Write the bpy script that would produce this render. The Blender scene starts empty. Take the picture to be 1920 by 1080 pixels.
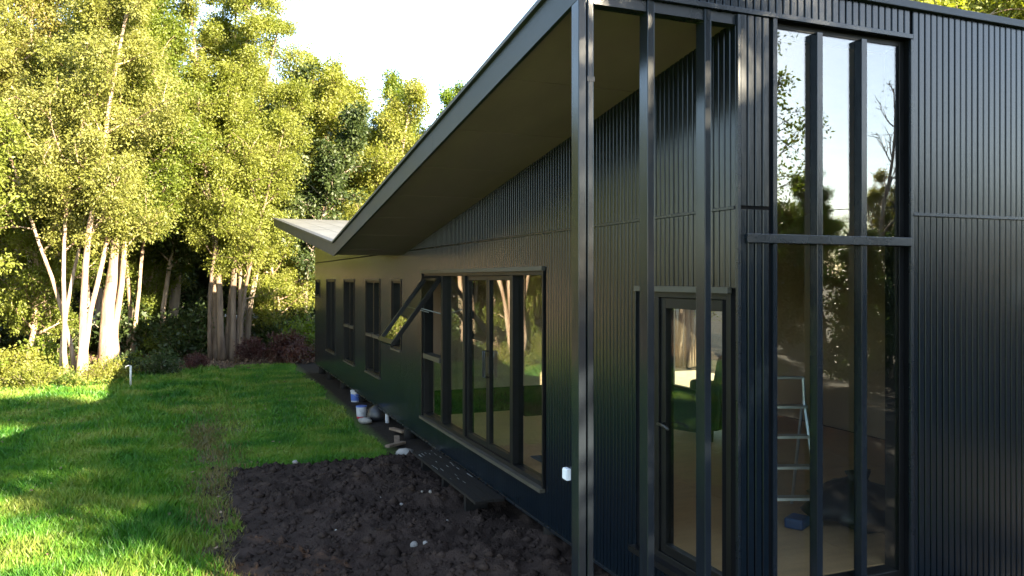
import bpy, math, random
import numpy as np
from mathutils import Vector, Matrix

# ------------------------------------------------------------------ camera, sky, sun, exposure
scn = bpy.context.scene
COL = scn.collection
R = math.radians
CAMZ = 2.75
cam_d = bpy.data.cameras.new('camera'); cam = bpy.data.objects.new('camera', cam_d); COL.objects.link(cam)
cam.location = (0, 0, CAMZ); cam.rotation_euler = (R(90), 0, R(-21.8))
cam_d.sensor_width = 36; cam_d.lens = 1478 / 1920 * 36; cam_d.shift_y = -17 / 1920
cam_d.clip_start = 0.05; cam_d.clip_end = 2000
scn.camera = cam

SUN_AZ = R(150)          # clockwise from +Y (the long wall's direction)
SUN_EL = R(22.5)
w = bpy.data.worlds.new('World'); scn.world = w; w.use_nodes = True
nt = w.node_tree; nt.nodes.clear()
out = nt.nodes.new('ShaderNodeOutputWorld'); bg = nt.nodes.new('ShaderNodeBackground')
sky = nt.nodes.new('ShaderNodeTexSky'); sky.sky_type = 'NISHITA'; sky.sun_disc = False
sky.sun_elevation = SUN_EL; sky.sun_rotation = SUN_AZ
sky.air_density = 1.0; sky.dust_density = 0.3; sky.ozone_density = 1.0
bg.inputs['Strength'].default_value = 0.065
# thin bright veil of high cloud over the whole sky
wtc = nt.nodes.new('ShaderNodeTexCoord'); wn = nt.nodes.new('ShaderNodeTexNoise'); wn.inputs['Scale'].default_value = 2.2; wn.inputs['Detail'].default_value = 6
nt.links.new(wtc.outputs['Generated'], wn.inputs['Vector'])
wr = nt.nodes.new('ShaderNodeMapRange'); wr.inputs['From Min'].default_value = 0.3; wr.inputs['From Max'].default_value = 0.7; wr.inputs['To Min'].default_value = 0.5; wr.inputs['To Max'].default_value = 1.5
nt.links.new(wn.outputs['Fac'], wr.inputs['Value'])
wm = nt.nodes.new('ShaderNodeVectorMath'); wm.operation = 'SCALE'; wm.inputs[0].default_value = (0.85, 0.98, 1.2); nt.links.new(wr.outputs[0], wm.inputs['Scale'])
wa = nt.nodes.new('ShaderNodeVectorMath'); wa.operation = 'ADD'; nt.links.new(sky.outputs[0], wa.inputs[0]); nt.links.new(wm.outputs[0], wa.inputs[1])
nt.links.new(wa.outputs[0], bg.inputs['Color']); nt.links.new(bg.outputs[0], out.inputs['Surface'])

sd = bpy.data.lights.new('sun', 'SUN'); sun = bpy.data.objects.new('sun', sd); COL.objects.link(sun)
sd.energy = 5.0; sd.angle = R(0.6); sd.color = (1.0, 0.86, 0.62)
sdir = Vector((math.sin(SUN_AZ) * math.cos(SUN_EL), math.cos(SUN_AZ) * math.cos(SUN_EL), math.sin(SUN_EL)))
sun.rotation_euler = sdir.to_track_quat('Z', 'Y').to_euler()
sun.location = (20, -30, 25)

scn.view_settings.view_transform = 'Standard'; scn.view_settings.look = 'None'
scn.view_settings.gamma = 1.0; scn.view_settings.use_curve_mapping = False
scn.view_settings.exposure = 3.4
scn.render.engine = 'CYCLES'
cy = scn.cycles
cy.use_denoising = True
try: cy.denoiser = 'OPENIMAGEDENOISE'
except Exception: pass
cy.max_bounces = 8; cy.diffuse_bounces = 4; cy.glossy_bounces = 4; cy.transmission_bounces = 6
cy.transparent_max_bounces = 24; cy.caustics_reflective = False; cy.caustics_refractive = False
cy.sample_clamp_indirect = 6.0

# ------------------------------------------------------------------ helpers
class MB:
    """collects geometry and builds one mesh object"""
    def __init__(s): s.v = []; s.f = []
    def add(s, vs, fs):
        b = len(s.v); s.v += [tuple(p) for p in vs]; s.f += [tuple(i + b for i in f) for f in fs]; return s
    def box(s, x0, x1, y0, y1, z0, z1):
        vs = [(x0, y0, z0), (x1, y0, z0), (x1, y1, z0), (x0, y1, z0), (x0, y0, z1), (x1, y0, z1), (x1, y1, z1), (x0, y1, z1)]
        return s.add(vs, [(0, 3, 2, 1), (4, 5, 6, 7), (0, 1, 5, 4), (1, 2, 6, 5), (2, 3, 7, 6), (3, 0, 4, 7)])
    def hexa(s, low, high):
        vs = list(low) + list(high)
        return s.add(vs, [(0, 3, 2, 1), (4, 5, 6, 7), (0, 1, 5, 4), (1, 2, 6, 5), (2, 3, 7, 6), (3, 0, 4, 7)])
    def tube(s, pts, rad, n=8, cap=True):
        pts = [Vector(p) for p in pts]; base = len(s.v); k = len(pts)
        rad = rad if hasattr(rad, '__len__') else [rad] * k
        for i, p in enumerate(pts):
            d = (pts[min(i + 1, k - 1)] - pts[max(i - 1, 0)])
            d = d.normalized() if d.length > 1e-9 else Vector((0, 0, 1))
            a = Vector((1, 0, 0)) if abs(d.x) < 0.8 else Vector((0, 1, 0))
            u = d.cross(a).normalized(); q = d.cross(u)
            for j in range(n):
                t = 2 * math.pi * j / n
                s.v.append(tuple(p + (u * math.cos(t) + q * math.sin(t)) * rad[i]))
        for i in range(k - 1):
            for j in range(n):
                a = base + i * n + j; b = base + i * n + (j + 1) % n
                s.f.append((a, b, b + n, a + n))
        if cap:
            s.f.append(tuple(base + j for j in reversed(range(n)))); s.f.append(tuple(base + (k - 1) * n + j for j in range(n)))
        return s
    def lathe(s, prof, n=20, c=(0, 0, 0)):
        base = len(s.v)
        for r_, z in prof:
            for j in range(n):
                t = 2 * math.pi * j / n
                s.v.append((c[0] + r_ * math.cos(t), c[1] + r_ * math.sin(t), c[2] + z))
        for i in range(len(prof) - 1):
            for j in range(n):
                a = base + i * n + j; b = base + i * n + (j + 1) % n
                s.f.append((a, b, b + n, a + n))
        s.f.append(tuple(base + j for j in reversed(range(n)))); s.f.append(tuple(base + (len(prof) - 1) * n + j for j in range(n)))
        return s
    def mesh(s, name, mat, smooth=False):
        me = bpy.data.meshes.new(name); me.from_pydata(s.v, [], s.f); me.update()
        if mat: me.materials.append(mat)
        if smooth:
            me.polygons.foreach_set('use_smooth', [True] * len(me.polygons))
        return me
    def build(s, name, mat, parent=None, smooth=False, bevel=0):
        o = bpy.data.objects.new(name, s.mesh(name, mat, smooth)); COL.objects.link(o)
        if parent: o.parent = parent
        if bevel:
            m = o.modifiers.new('bevel', 'BEVEL'); m.width = bevel; m.segments = 2; m.limit_method = 'ANGLE'
        return o

def np_mesh(name, V, F, mat, smooth=False):
    """V (n,3), F (m,k) arrays -> mesh"""
    me = bpy.data.meshes.new(name)
    m, k = F.shape
    me.vertices.add(len(V)); me.vertices.foreach_set('co', np.ascontiguousarray(V, dtype=np.float32).ravel())
    me.loops.add(m * k); me.loops.foreach_set('vertex_index', np.ascontiguousarray(F, dtype=np.int32).ravel())
    me.polygons.add(m)
    me.polygons.foreach_set('loop_start', np.arange(0, m * k, k, dtype=np.int32))
    me.polygons.foreach_set('loop_total', np.full(m, k, dtype=np.int32))
    if smooth: me.polygons.foreach_set('use_smooth', np.ones(m, dtype=bool))
    me.update(calc_edges=True); me.validate()
    if mat: me.materials.append(mat)
    return me
def link(name, me, parent=None, loc=(0, 0, 0)):
    o = bpy.data.objects.new(name, me); COL.objects.link(o); o.location = loc
    if parent: o.parent = parent
    return o
def tag(o, label=None, cat=None, group=None, kind=None):
    if label: o['label'] = label
    if cat: o['category'] = cat
    if group: o['group'] = group
    if kind: o['kind'] = kind
    return o
def empty(name, loc=(0, 0, 0), rz=0):
    o = bpy.data.objects.new(name, None); COL.objects.link(o); o.location = loc; o.rotation_euler = (0, 0, rz)
    o.empty_display_size = 0.2
    return o

# ------------------------------------------------------------------ materials
def new_mat(name):
    m = bpy.data.materials.new(name); m.use_nodes = True
    n = m.node_tree; n.nodes.clear()
    o = n.nodes.new('ShaderNodeOutputMaterial'); return m, n, o
def nd(n, t, **kw):
    x = n.nodes.new(t)
    for k, v in kw.items():
        if k in x.inputs: x.inputs[k].default_value = v
        else: setattr(x, k, v)
    return x
def ramp(n, stops):
    r_ = n.nodes.new('ShaderNodeValToRGB'); e = r_.color_ramp.elements
    while len(e) < len(stops): e.new(0.5)
    for i, (p, c) in enumerate(stops): e[i].position = p; e[i].color = (*c, 1)
    return r_
def mat_surface(name, c1, c2, scale=6, rough=0.6, bump=0.1, bscale=40, stretch=(1, 1, 1), metallic=0.0, spec=0.5, rvar=0.1, detail=6):
    m, n, o = new_mat(name); L = n.links.new
    tc = nd(n, 'ShaderNodeTexCoord'); mp = nd(n, 'ShaderNodeMapping'); mp.inputs['Scale'].default_value = stretch
    L(tc.outputs['Object'], mp.inputs['Vector'])
    a = nd(n, 'ShaderNodeTexNoise', Scale=scale, Detail=detail, Roughness=0.6); L(mp.outputs[0], a.inputs['Vector'])
    r_ = ramp(n, [(0.3, c1), (0.7, c2)]); L(a.outputs['Fac'], r_.inputs[0])
    b = nd(n, 'ShaderNodeTexNoise', Scale=bscale, Detail=4); L(mp.outputs[0], b.inputs['Vector'])
    p = nd(n, 'ShaderNodeBsdfPrincipled', Roughness=rough, Metallic=metallic)
    p.inputs['Specular IOR Level'].default_value = spec
    L(r_.outputs[0], p.inputs['Base Color'])
    mr = nd(n, 'ShaderNodeMapRange'); mr.inputs['To Min'].default_value = rough - rvar; mr.inputs['To Max'].default_value = rough + rvar
    L(a.outputs['Fac'], mr.inputs['Value']); L(mr.outputs[0], p.inputs['Roughness'])
    bp = nd(n, 'ShaderNodeBump', Strength=bump, Distance=0.02); L(b.outputs['Fac'], bp.inputs['Height']); L(bp.outputs[0], p.inputs['Normal'])
    L(p.outputs[0], o.inputs['Surface'])
    return m
def mat_leaf(name, c_dark, c_mid, c_light, trans=0.4, rough=0.5, nscale=0.8, ncon=1.0):
    m, n, o = new_mat(name); L = n.links.new
    tc = nd(n, 'ShaderNodeTexCoord'); g = nd(n, 'ShaderNodeNewGeometry')
    a = nd(n, 'ShaderNodeTexNoise', Scale=nscale, Detail=3); L(tc.outputs['Object'], a.inputs['Vector'])
    nc = nd(n, 'ShaderNodeMath', operation='MULTIPLY_ADD'); nc.inputs[1].default_value = ncon; nc.inputs[2].default_value = 0.5 - 0.5 * ncon; L(a.outputs['Fac'], nc.inputs[0])
    oi = nd(n, 'ShaderNodeObjectInfo')
    mx = nd(n, 'ShaderNodeMath', operation='MULTIPLY'); mx.inputs[1].default_value = 0.3; L(g.outputs['Random Per Island'], mx.inputs[0])
    ad = nd(n, 'ShaderNodeMath', operation='ADD'); L(nc.outputs[0], ad.inputs[0]); L(mx.outputs[0], ad.inputs[1])
    sb = nd(n, 'ShaderNodeMath', operation='SUBTRACT'); L(ad.outputs[0], sb.inputs[0]); sb.inputs[1].default_value = 0.15
    r_ = ramp(n, [(0.2, c_dark), (0.5, c_mid), (0.82, c_light)]); L(sb.outputs[0], r_.inputs[0])
    hs = nd(n, 'ShaderNodeHueSaturation'); L(r_.outputs[0], hs.inputs['Color'])
    mr = nd(n, 'ShaderNodeMapRange'); mr.inputs['To Min'].default_value = 0.485; mr.inputs['To Max'].default_value = 0.515
    L(oi.outputs['Random'], mr.inputs['Value']); L(mr.outputs[0], hs.inputs['Hue'])
    p = nd(n, 'ShaderNodeBsdfPrincipled', Roughness=rough); p.inputs['Specular IOR Level'].default_value = 0.35
    L(hs.outputs[0], p.inputs['Base Color'])
    t = nd(n, 'ShaderNodeBsdfTranslucent')
    hs2 = nd(n, 'ShaderNodeHueSaturation', Saturation=1.15, Value=1.3); L(hs.outputs[0], hs2.inputs['Color']); L(hs2.outputs[0], t.inputs['Color'])
    ms = nd(n, 'ShaderNodeMixShader', Fac=trans); L(p.outputs[0], ms.inputs[1]); L(t.outputs[0], ms.inputs[2])
    L(ms.outputs[0], o.inputs['Surface'])
    return m
def mat_glass(name, r0=0.07, tint=(0.86, 0.9, 0.88)):
    m, n, o = new_mat(name); L = n.links.new
    g = nd(n, 'ShaderNodeNewGeometry'); dt = nd(n, 'ShaderNodeVectorMath', operation='DOT_PRODUCT')
    L(g.outputs['Normal'], dt.inputs[0]); L(g.outputs['Incoming'], dt.inputs[1])
    ab = nd(n, 'ShaderNodeMath', operation='ABSOLUTE'); L(dt.outputs['Value'], ab.inputs[0])
    s1 = nd(n, 'ShaderNodeMath', operation='SUBTRACT'); s1.inputs[0].default_value = 1.0; L(ab.outputs[0], s1.inputs[1])
    pw = nd(n, 'ShaderNodeMath', operation='POWER'); L(s1.outputs[0], pw.inputs[0]); pw.inputs[1].default_value = 5.0
    mr = nd(n, 'ShaderNodeMapRange'); mr.inputs['To Min'].default_value = r0; mr.inputs['To Max'].default_value = 1.0; L(pw.outputs[0], mr.inputs['Value'])
    tr = nd(n, 'ShaderNodeBsdfTransparent', Color=(*tint, 1)); gl = nd(n, 'ShaderNodeBsdfGlossy', Roughness=0.0)
    gl.inputs['Color'].default_value = (1, 1, 1, 1)
    tc = nd(n, 'ShaderNodeTexCoord'); a = nd(n, 'ShaderNodeTexNoise', Scale=1.3, Detail=1); L(tc.outputs['Object'], a.inputs['Vector'])
    bp = nd(n, 'ShaderNodeBump', Strength=0.04, Distance=0.03); L(a.outputs['Fac'], bp.inputs['Height']); L(bp.outputs[0], gl.inputs['Normal'])
    ms = nd(n, 'ShaderNodeMixShader'); L(mr.outputs[0], ms.inputs['Fac']); L(tr.outputs[0], ms.inputs[1]); L(gl.outputs[0], ms.inputs[2])
    L(ms.outputs[0], o.inputs['Surface'])
    return m

M = {}
M['clad'] = mat_surface('charcoal_cladding', (0.0016, 0.0040, 0.0072), (0.003, 0.0065, 0.0105), 3, 0.22, 0.05, 30, (1, 1, 0.15), spec=0.34, rvar=0.05)
M['backing'] = mat_surface('dark_backing', (0.003, 0.003, 0.0035), (0.005, 0.005, 0.006), 4, 0.8, 0.05, 30, spec=0.05)
M['trim'] = mat_surface('charcoal_trim', (0.004, 0.0065, 0.0095), (0.007, 0.010, 0.0145), 4, 0.28, 0.03, 50, spec=0.35, rvar=0.08)
M['post'] = mat_surface('black_steel', (0.006, 0.008, 0.011), (0.010, 0.013, 0.017), 5, 0.18, 0.015, 60, (1, 1, 0.2), spec=0.3, rvar=0.08)
M['frame'] = mat_surface('window_frame', (0.004, 0.004, 0.0045), (0.007, 0.007, 0.0075), 5, 0.4, 0.02, 60, rvar=0.06, spec=0.16)
M['framewood'] = mat_surface('painted_head', (0.028, 0.025, 0.019), (0.04, 0.036, 0.027), 8, 0.5, 0.05, 60)
M['soffit'] = mat_surface('soffit_board', (0.235, 0.135, 0.20), (0.29, 0.17, 0.25), 3, 0.6, 0.04, 40, (1, 0.4, 1))
M['fascia'] = mat_surface('fascia_board', (0.017, 0.021, 0.026), (0.027, 0.032, 0.038), 3, 0.5, 0.05, 30, (0.3, 0.3, 1), spec=0.3)
M['roofmetal'] = mat_surface('roof_metal', (0.085, 0.083, 0.077), (0.125, 0.122, 0.113), 2, 0.45, 0.05, 20, rvar=0.1)
M['roofdark'] = mat_surface('roof_flashing', (0.03, 0.03, 0.03), (0.045, 0.044, 0.042), 3, 0.5, 0.05, 20)
M['glass'] = mat_glass('clear_glass', 0.037)
M['glass_front'] = mat_glass('front_glass', 0.085, (0.8, 0.84, 0.83))
M['ply'] = mat_surface('plywood_floor', (0.42, 0.22, 0.10), (0.58, 0.33, 0.16), 2, 0.4, 0.05, 30, (1, 6, 1))
M['innerwall'] = mat_surface('inner_wall', (0.26, 0.175, 0.115), (0.36, 0.245, 0.16), 2, 0.7, 0.03, 20, (1, 1, 0.2))
M['deck'] = mat_surface('deck_board', (0.42, 0.33, 0.22), (0.58, 0.46, 0.32), 4, 0.6, 0.08, 40, (1, 8, 1))
M['darkwood'] = mat_surface('dark_wood', (0.005, 0.0044, 0.004), (0.013, 0.0115, 0.0105), 6, 0.75, 0.25, 30, (6, 0.6, 6), spec=0.15)
M['white'] = mat_surface('white_plastic', (0.72, 0.73, 0.75), (0.8, 0.8, 0.8), 6, 0.4, 0.02, 30)
M['pail'] = mat_surface('shaded_plastic', (0.26, 0.26, 0.28), (0.36, 0.36, 0.37), 9, 0.45, 0.02, 30)  # white plastic greyed to carry the shade at the house foot
M['soil'] = mat_surface('dark_soil', (0.014, 0.0095, 0.0075), (0.042, 0.029, 0.023), 2.2, 0.95, 0.9, 55, detail=10, spec=0.08, rvar=0.03)
M['stone'] = mat_surface('grey_stone', (0.13, 0.118, 0.105), (0.26, 0.24, 0.215), 9, 0.8, 0.3, 40)
M['bark'] = mat_surface('pale_bark', (0.15, 0.075, 0.045), (0.40, 0.31, 0.22), 3.0, 0.85, 0.9, 25, (3.5, 3.5, 0.3))
M['barkshaded'] = mat_surface('shaded_tan_bark', (0.075, 0.048, 0.031), (0.22, 0.155, 0.105), 2.5, 0.85, 0.6, 25, (2.5, 2.5, 0.4))  # brown bark, darkened for the half shade on the fan of trunks
M['barkdark'] = mat_surface('grey_bark', (0.14, 0.10, 0.075), (0.34, 0.27, 0.21), 3, 0.85, 0.6, 25, (2.5, 2.5, 0.45))
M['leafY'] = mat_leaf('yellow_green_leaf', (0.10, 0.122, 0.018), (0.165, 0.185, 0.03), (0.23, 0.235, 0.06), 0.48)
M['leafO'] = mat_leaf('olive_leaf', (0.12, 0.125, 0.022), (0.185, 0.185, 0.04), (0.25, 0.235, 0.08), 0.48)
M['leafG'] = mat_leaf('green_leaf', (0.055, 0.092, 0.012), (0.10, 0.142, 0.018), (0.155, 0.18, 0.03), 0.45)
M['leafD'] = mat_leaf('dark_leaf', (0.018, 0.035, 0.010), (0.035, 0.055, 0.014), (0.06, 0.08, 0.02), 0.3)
M['leafR'] = mat_leaf('red_leaf', (0.035, 0.012, 0.012), (0.06, 0.02, 0.018), (0.10, 0.035, 0.022), 0.3)
M['leafB'] = mat_leaf('litter_leaf', (0.06, 0.035, 0.02), (0.12, 0.075, 0.045), (0.22, 0.15, 0.09), 0.1, 0.8)
M['grass'] = mat_leaf('grass_blade', (0.034, 0.115, 0.014), (0.085, 0.185, 0.016), (0.19, 0.23, 0.045), 0.35, 0.45, 0.9, 1.9)
M['drygrass'] = mat_leaf('dry_grass_blade', (0.06, 0.075, 0.015), (0.11, 0.10, 0.03), (0.18, 0.14, 0.06), 0.3)
def mat_plain(name, c, rough=0.5, metallic=0.0):
    return mat_surface(name, tuple(x * 0.85 for x in c), tuple(min(1, x * 1.1) for x in c), 8, rough, 0.03, 40, metallic=metallic, rvar=0.05)
M['alu'] = mat_plain('aluminium', (0.6, 0.6, 0.62), 0.35, 0.9)
M['greencloth'] = mat_plain('green_cloth', (0.016, 0.024, 0.02), 0.9)
M['blacksack'] = mat_plain('black_sack', (0.012, 0.012, 0.014), 0.45)
M['blue'] = mat_plain('blue_plastic', (0.015, 0.04, 0.11), 0.5)
M['bluelabel'] = mat_plain('blue_label', (0.05, 0.10, 0.32), 0.4)
M['red'] = mat_plain('red_print', (0.35, 0.02, 0.03), 0.4)
M['black'] = mat_plain('black_metal', (0.01, 0.01, 0.01), 0.4)
M['steel'] = mat_plain('galvanised_steel', (0.35, 0.36, 0.36), 0.5, 0.6)
M['mat'] = mat_plain('grey_mat', (0.06, 0.06, 0.065), 0.95)
M['pvc'] = mat_plain('pale_pipe', (0.42, 0.42, 0.36), 0.5)
M['cable'] = mat_plain('cable_black', (0.015, 0.015, 0.015), 0.5)

# ground: grassy earth that turns into leaf litter under the trees
def mat_ground():
    m, n, o = new_mat('ground_earth'); L = n.links.new
    tc = nd(n, 'ShaderNodeTexCoord')
    a = nd(n, 'ShaderNodeTexNoise', Scale=1.1, Detail=8, Roughness=0.65); L(tc.outputs['Object'], a.inputs['Vector'])
    b = nd(n, 'ShaderNodeTexNoise', Scale=14, Detail=8, Roughness=0.7); L(tc.outputs['Object'], b.inputs['Vector'])
    gr = ramp(n, [(0.3, (0.026, 0.06, 0.008)), (0.55, (0.042, 0.095, 0.011)), (0.75, (0.07, 0.09, 0.02))]); L(b.outputs['Fac'], gr.inputs[0])
    li = ramp(n, [(0.3, (0.03, 0.02, 0.013)), (0.5, (0.075, 0.05, 0.032)), (0.72, (0.14, 0.10, 0.065))]); L(b.outputs['Fac'], li.inputs[0])
    sx = nd(n, 'ShaderNodeSeparateXYZ'); L(tc.outputs['Object'], sx.inputs[0])
    # forest begins beyond about Y = 25 (nearer on the left)
    x1 = nd(n, 'ShaderNodeMath', operation='MULTIPLY'); L(sx.outputs['X'], x1.inputs[0]); x1.inputs[1].default_value = -0.35
    s = nd(n, 'ShaderNodeMath', operation='ADD'); L(sx.outputs['Y'], s.inputs[0]); L(x1.outputs[0], s.inputs[1])
    nz = nd(n, 'ShaderNodeMath', operation='MULTIPLY_ADD'); L(a.outputs['Fac'], nz.inputs[0]); nz.inputs[1].default_value = 3.0; L(s.outputs[0], nz.inputs[2])
    mr = nd(n, 'ShaderNodeMapRange'); mr.inputs['From Min'].default_value = 26.2; mr.inputs['From Max'].default_value = 27.4; L(nz.outputs[0], mr.inputs['Value'])
    # darker earth tone from the house wall rightwards
    hw = nd(n, 'ShaderNodeMapRange'); hw.inputs['From Min'].default_value = 2.75; hw.inputs['From Max'].default_value = 3.05; L(sx.outputs['X'], hw.inputs['Value'])
    mx = nd(n, 'ShaderNodeMath', operation='MAXIMUM'); L(mr.outputs[0], mx.inputs[0]); L(hw.outputs[0], mx.inputs[1])
    so = ramp(n, [(0.3, (0.008, 0.0055, 0.004)), (0.7, (0.02, 0.0145, 0.011))]); L(b.outputs['Fac'], so.inputs[0])
    m0 = nd(n, 'ShaderNodeMix'); m0.data_type = 'RGBA'; L(hw.outputs[0], m0.inputs['Factor']); L(li.outputs[0], m0.inputs['A']); L(so.outputs[0], m0.inputs['B'])
    mc = nd(n, 'ShaderNodeMix'); mc.data_type = 'RGBA'; L(mx.outputs[0], mc.inputs['Factor']); L(gr.outputs[0], mc.inputs['A']); L(m0.outputs['Result'], mc.inputs['B'])
    tx = nd(n, 'ShaderNodeMath', operation='SUBTRACT'); L(sx.outputs['X'], tx.inputs[0]); tx.inputs[1].default_value = 0.2
    ta = nd(n, 'ShaderNodeMath', operation='ABSOLUTE'); L(tx.outputs[0], ta.inputs[0])
    tn = nd(n, 'ShaderNodeMath', operation='MULTIPLY_ADD'); L(b.outputs['Fac'], tn.inputs[0]); tn.inputs[1].default_value = -0.8; L(ta.outputs[0], tn.inputs[2])
    tm = nd(n, 'ShaderNodeMapRange'); tm.inputs['From Min'].default_value = 0.15; tm.inputs['From Max'].default_value = -0.15; L(tn.outputs[0], tm.inputs['Value'])
    ty = nd(n, 'ShaderNodeMapRange'); ty.inputs['From Min'].default_value = 20.0; ty.inputs['From Max'].default_value = 15.0; L(sx.outputs['Y'], ty.inputs['Value'])
    tt = nd(n, 'ShaderNodeMath', operation='MULTIPLY'); L(tm.outputs[0], tt.inputs[0]); L(ty.outputs[0], tt.inputs[1])
    tr_ = ramp(n, [(0.3, (0.035, 0.028, 0.016)), (0.7, (0.085, 0.07, 0.032))]); L(b.outputs['Fac'], tr_.inputs[0])
    m2 = nd(n, 'ShaderNodeMix'); m2.data_type = 'RGBA'; L(tt.outputs[0], m2.inputs['Factor']); L(mc.outputs['Result'], m2.inputs['A']); L(tr_.outputs[0], m2.inputs['B'])
    p = nd(n, 'ShaderNodeBsdfPrincipled', Roughness=0.95); p.inputs['Specular IOR Level'].default_value = 0.2
    L(m2.outputs['Result'], p.inputs['Base Color'])
    bp = nd(n, 'ShaderNodeBump', Strength=0.6, Distance=0.05); L(b.outputs['Fac'], bp.inputs['Height']); L(bp.outputs[0], p.inputs['Normal'])
    L(p.outputs[0], o.inputs['Surface']); return m
M['ground'] = mat_ground()

# ------------------------------------------------------------------ small numpy value noise
def vnoise(x, y, seed=0, freq=1.0):
    x = np.asarray(x) * freq; y = np.asarray(y) * freq
    xi = np.floor(x).astype(np.int64); yi = np.floor(y).astype(np.int64); fx = x - xi; fy = y - yi
    fx = fx * fx * (3 - 2 * fx); fy = fy * fy * (3 - 2 * fy)
    def h(a, b):
        k = (a * 374761393 + b * 668265263 + seed * 982451653) & 0x7fffffff
        k = ((k ^ (k >> 13)) * 1274126177) & 0x7fffffff
        return ((k ^ (k >> 16)) & 0xffff) / 65535.0
    return (h(xi, yi) * (1 - fx) + h(xi + 1, yi) * fx) * (1 - fy) + (h(xi, yi + 1) * (1 - fx) + h(xi + 1, yi + 1) * fx) * fy

# ------------------------------------------------------------------ ground, dirt, grass
def axis(lo, hi, fine_lo, fine_hi, step):
    a = list(np.arange(fine_lo, fine_hi + 1e-6, step)); d = step; x = fine_hi
    while x < hi: d *= 1.35; x += d; a.append(min(x, hi))
    d = step; x = fine_lo; pre = []
    while x > lo: d *= 1.35; x -= d; pre.append(max(x, lo))
    return np.array(pre[::-1] + a)
def grid_mesh(name, xs, ys, zf, mat, smooth=True):
    X, Y = np.meshgrid(xs, ys); Z = zf(X, Y)
    V = np.stack([X, Y, Z], -1).reshape(-1, 3); nx = len(xs); ny = len(ys)
    i, j = np.meshgrid(np.arange(nx - 1), np.arange(ny - 1)); a = (j * nx + i).ravel()
    return np_mesh(name, V, np.stack([a, a + 1, a + nx + 1, a + nx], -1), mat, smooth)
def gz(X, Y):
    return 0.05 * (vnoise(X, Y, 3, 0.35) - 0.5) + 0.025 * (vnoise(X, Y, 4, 1.3) - 0.5)
gm = grid_mesh('ground', axis(-700, 700, -8, 5, 0.35), axis(-700, 700, 4, 32, 0.35), gz, M['ground'])
tag(link('ground', gm), kind='structure')

def dirt_edge(X, Y):
    """>0 inside the bare patch"""
    n1 = (vnoise(X, Y, 11, 1.2) - 0.5) * 0.5 + (vnoise(X, Y, 12, 4.0) - 0.5) * 0.22
    left = X - (0.52 - 0.05 * (11.6 - Y)) + n1 * 0.8
    far = 11.85 + 0.04 * X - Y + n1
    return np.minimum(left, far)
def dirt_z(X, Y):
    e = np.clip(dirt_edge(X, Y) / 0.35, -1, 1)
    lump = 0.13 * (vnoise(X, Y, 21, 1.6) - 0.5) + 0.10 * (vnoise(X, Y, 22, 5.0) - 0.4) + 0.075 * (vnoise(X, Y, 23, 13) - 0.4) + 0.022 * (vnoise(X, Y, 24, 31) - 0.5)
    return gz(X, Y) + np.where(e > 0, 0.012 + 0.02 * e + np.maximum(lump * np.clip(e, 0, 1) + 0.02 * e, 0.0), 0.03 * e)
dm = grid_mesh('dirt_patch', np.arange(-0.6, 4.2, 0.028), np.arange(2.5, 12.8, 0.028), dirt_z, M['soil'], True)
tag(link('dirt_patch', dm), kind='structure')

def blades(n, xr, yr, seed, keep, hfun, wbase=0.0052, dens_far=1.0):
    rg = np.random.default_rng(seed)
    x = rg.uniform(*xr, n); y = rg.uniform(*yr, n)
    k = keep(x, y, rg); x = x[k]; y = y[k]; n = len(x)
    h = hfun(x, y) * rg.uniform(0.55, 1.35, n); d = np.hypot(x, y)
    wd = wbase * np.clip(d / 9, 1, 2.6) * rg.uniform(0.7, 1.3, n)
    az = rg.uniform(0, 2 * np.pi, n); ln = rg.uniform(0.1, 0.75, n) * h; la = rg.uniform(0, 2 * np.pi, n)
    z = gz(x, y) - 0.01
    b1 = np.stack([x - wd * np.cos(az), y - wd * np.sin(az), z], -1); b2 = np.stack([x + wd * np.cos(az), y + wd * np.sin(az), z], -1)
    mx = x + 0.35 * ln * np.cos(la); my = y + 0.35 * ln * np.sin(la)
    m1 = np.stack([mx - 0.7 * wd * np.cos(az), my - 0.7 * wd * np.sin(az), z + 0.6 * h], -1); m2 = np.stack([mx + 0.7 * wd * np.cos(az), my + 0.7 * wd * np.sin(az), z + 0.6 * h], -1)
    t = np.stack([x + ln * np.cos(la), y + ln * np.sin(la), z + h], -1)
    V = np.stack([b1, b2, m2, t, m1], 1).reshape(-1, 3)
    F = np.arange(n * 5).reshape(n, 5)
    return V, F
def track(x, y):      # worn brownish strip left of the bare patch
    c = 0.25 + 0.25 * (vnoise(x * 0 + 1, y, 31, 0.5) - 0.5)
    return np.exp(-((x - c) / 0.46) ** 2) * np.clip((19.5 - y) / 5, 0, 1)
def mown(x, y): return np.clip((x - 0.45) / 0.25, 0, 1)
def lawn_keep(x, y, rg):
    forest = (y - 0.35 * x + 3.0 * vnoise(x, y, 41, 0.6)) > 27.0
    p = 1 - 0.97 * track(x, y) * np.clip(vnoise(x, y, 42, 2.5) * 1.6, 0, 1)
    inside = (dirt_edge(x, y) < -0.02) & (x < 2.95 - 0.25 * vnoise(x, y, 43, 1.5))
    return inside & ~forest & (rg.uniform(size=len(x)) < p)
def lawn_h(x, y):
    long_ = 0.08 + 0.09 * vnoise(x, y, 44, 0.8) * vnoise(x, y, 45, 2.2) * 2
    return np.where(mown(x, y) > 0.5, 0.055 + 0.03 * vnoise(x, y, 46, 2), long_) * (1 - 0.55 * track(x, y))
Vs = []; Fs = []; off = 0
for (n, xr, yr, s) in ((200000, (-4.2, 3.0), (6.8, 14.5), 1), (110000, (-6.5, 3.0), (14.5, 26.5), 2)):
    V, F = blades(n, xr, yr, s, lawn_keep, lawn_h); Vs.append(V); Fs.append(F + off); off += len(V)
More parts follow.
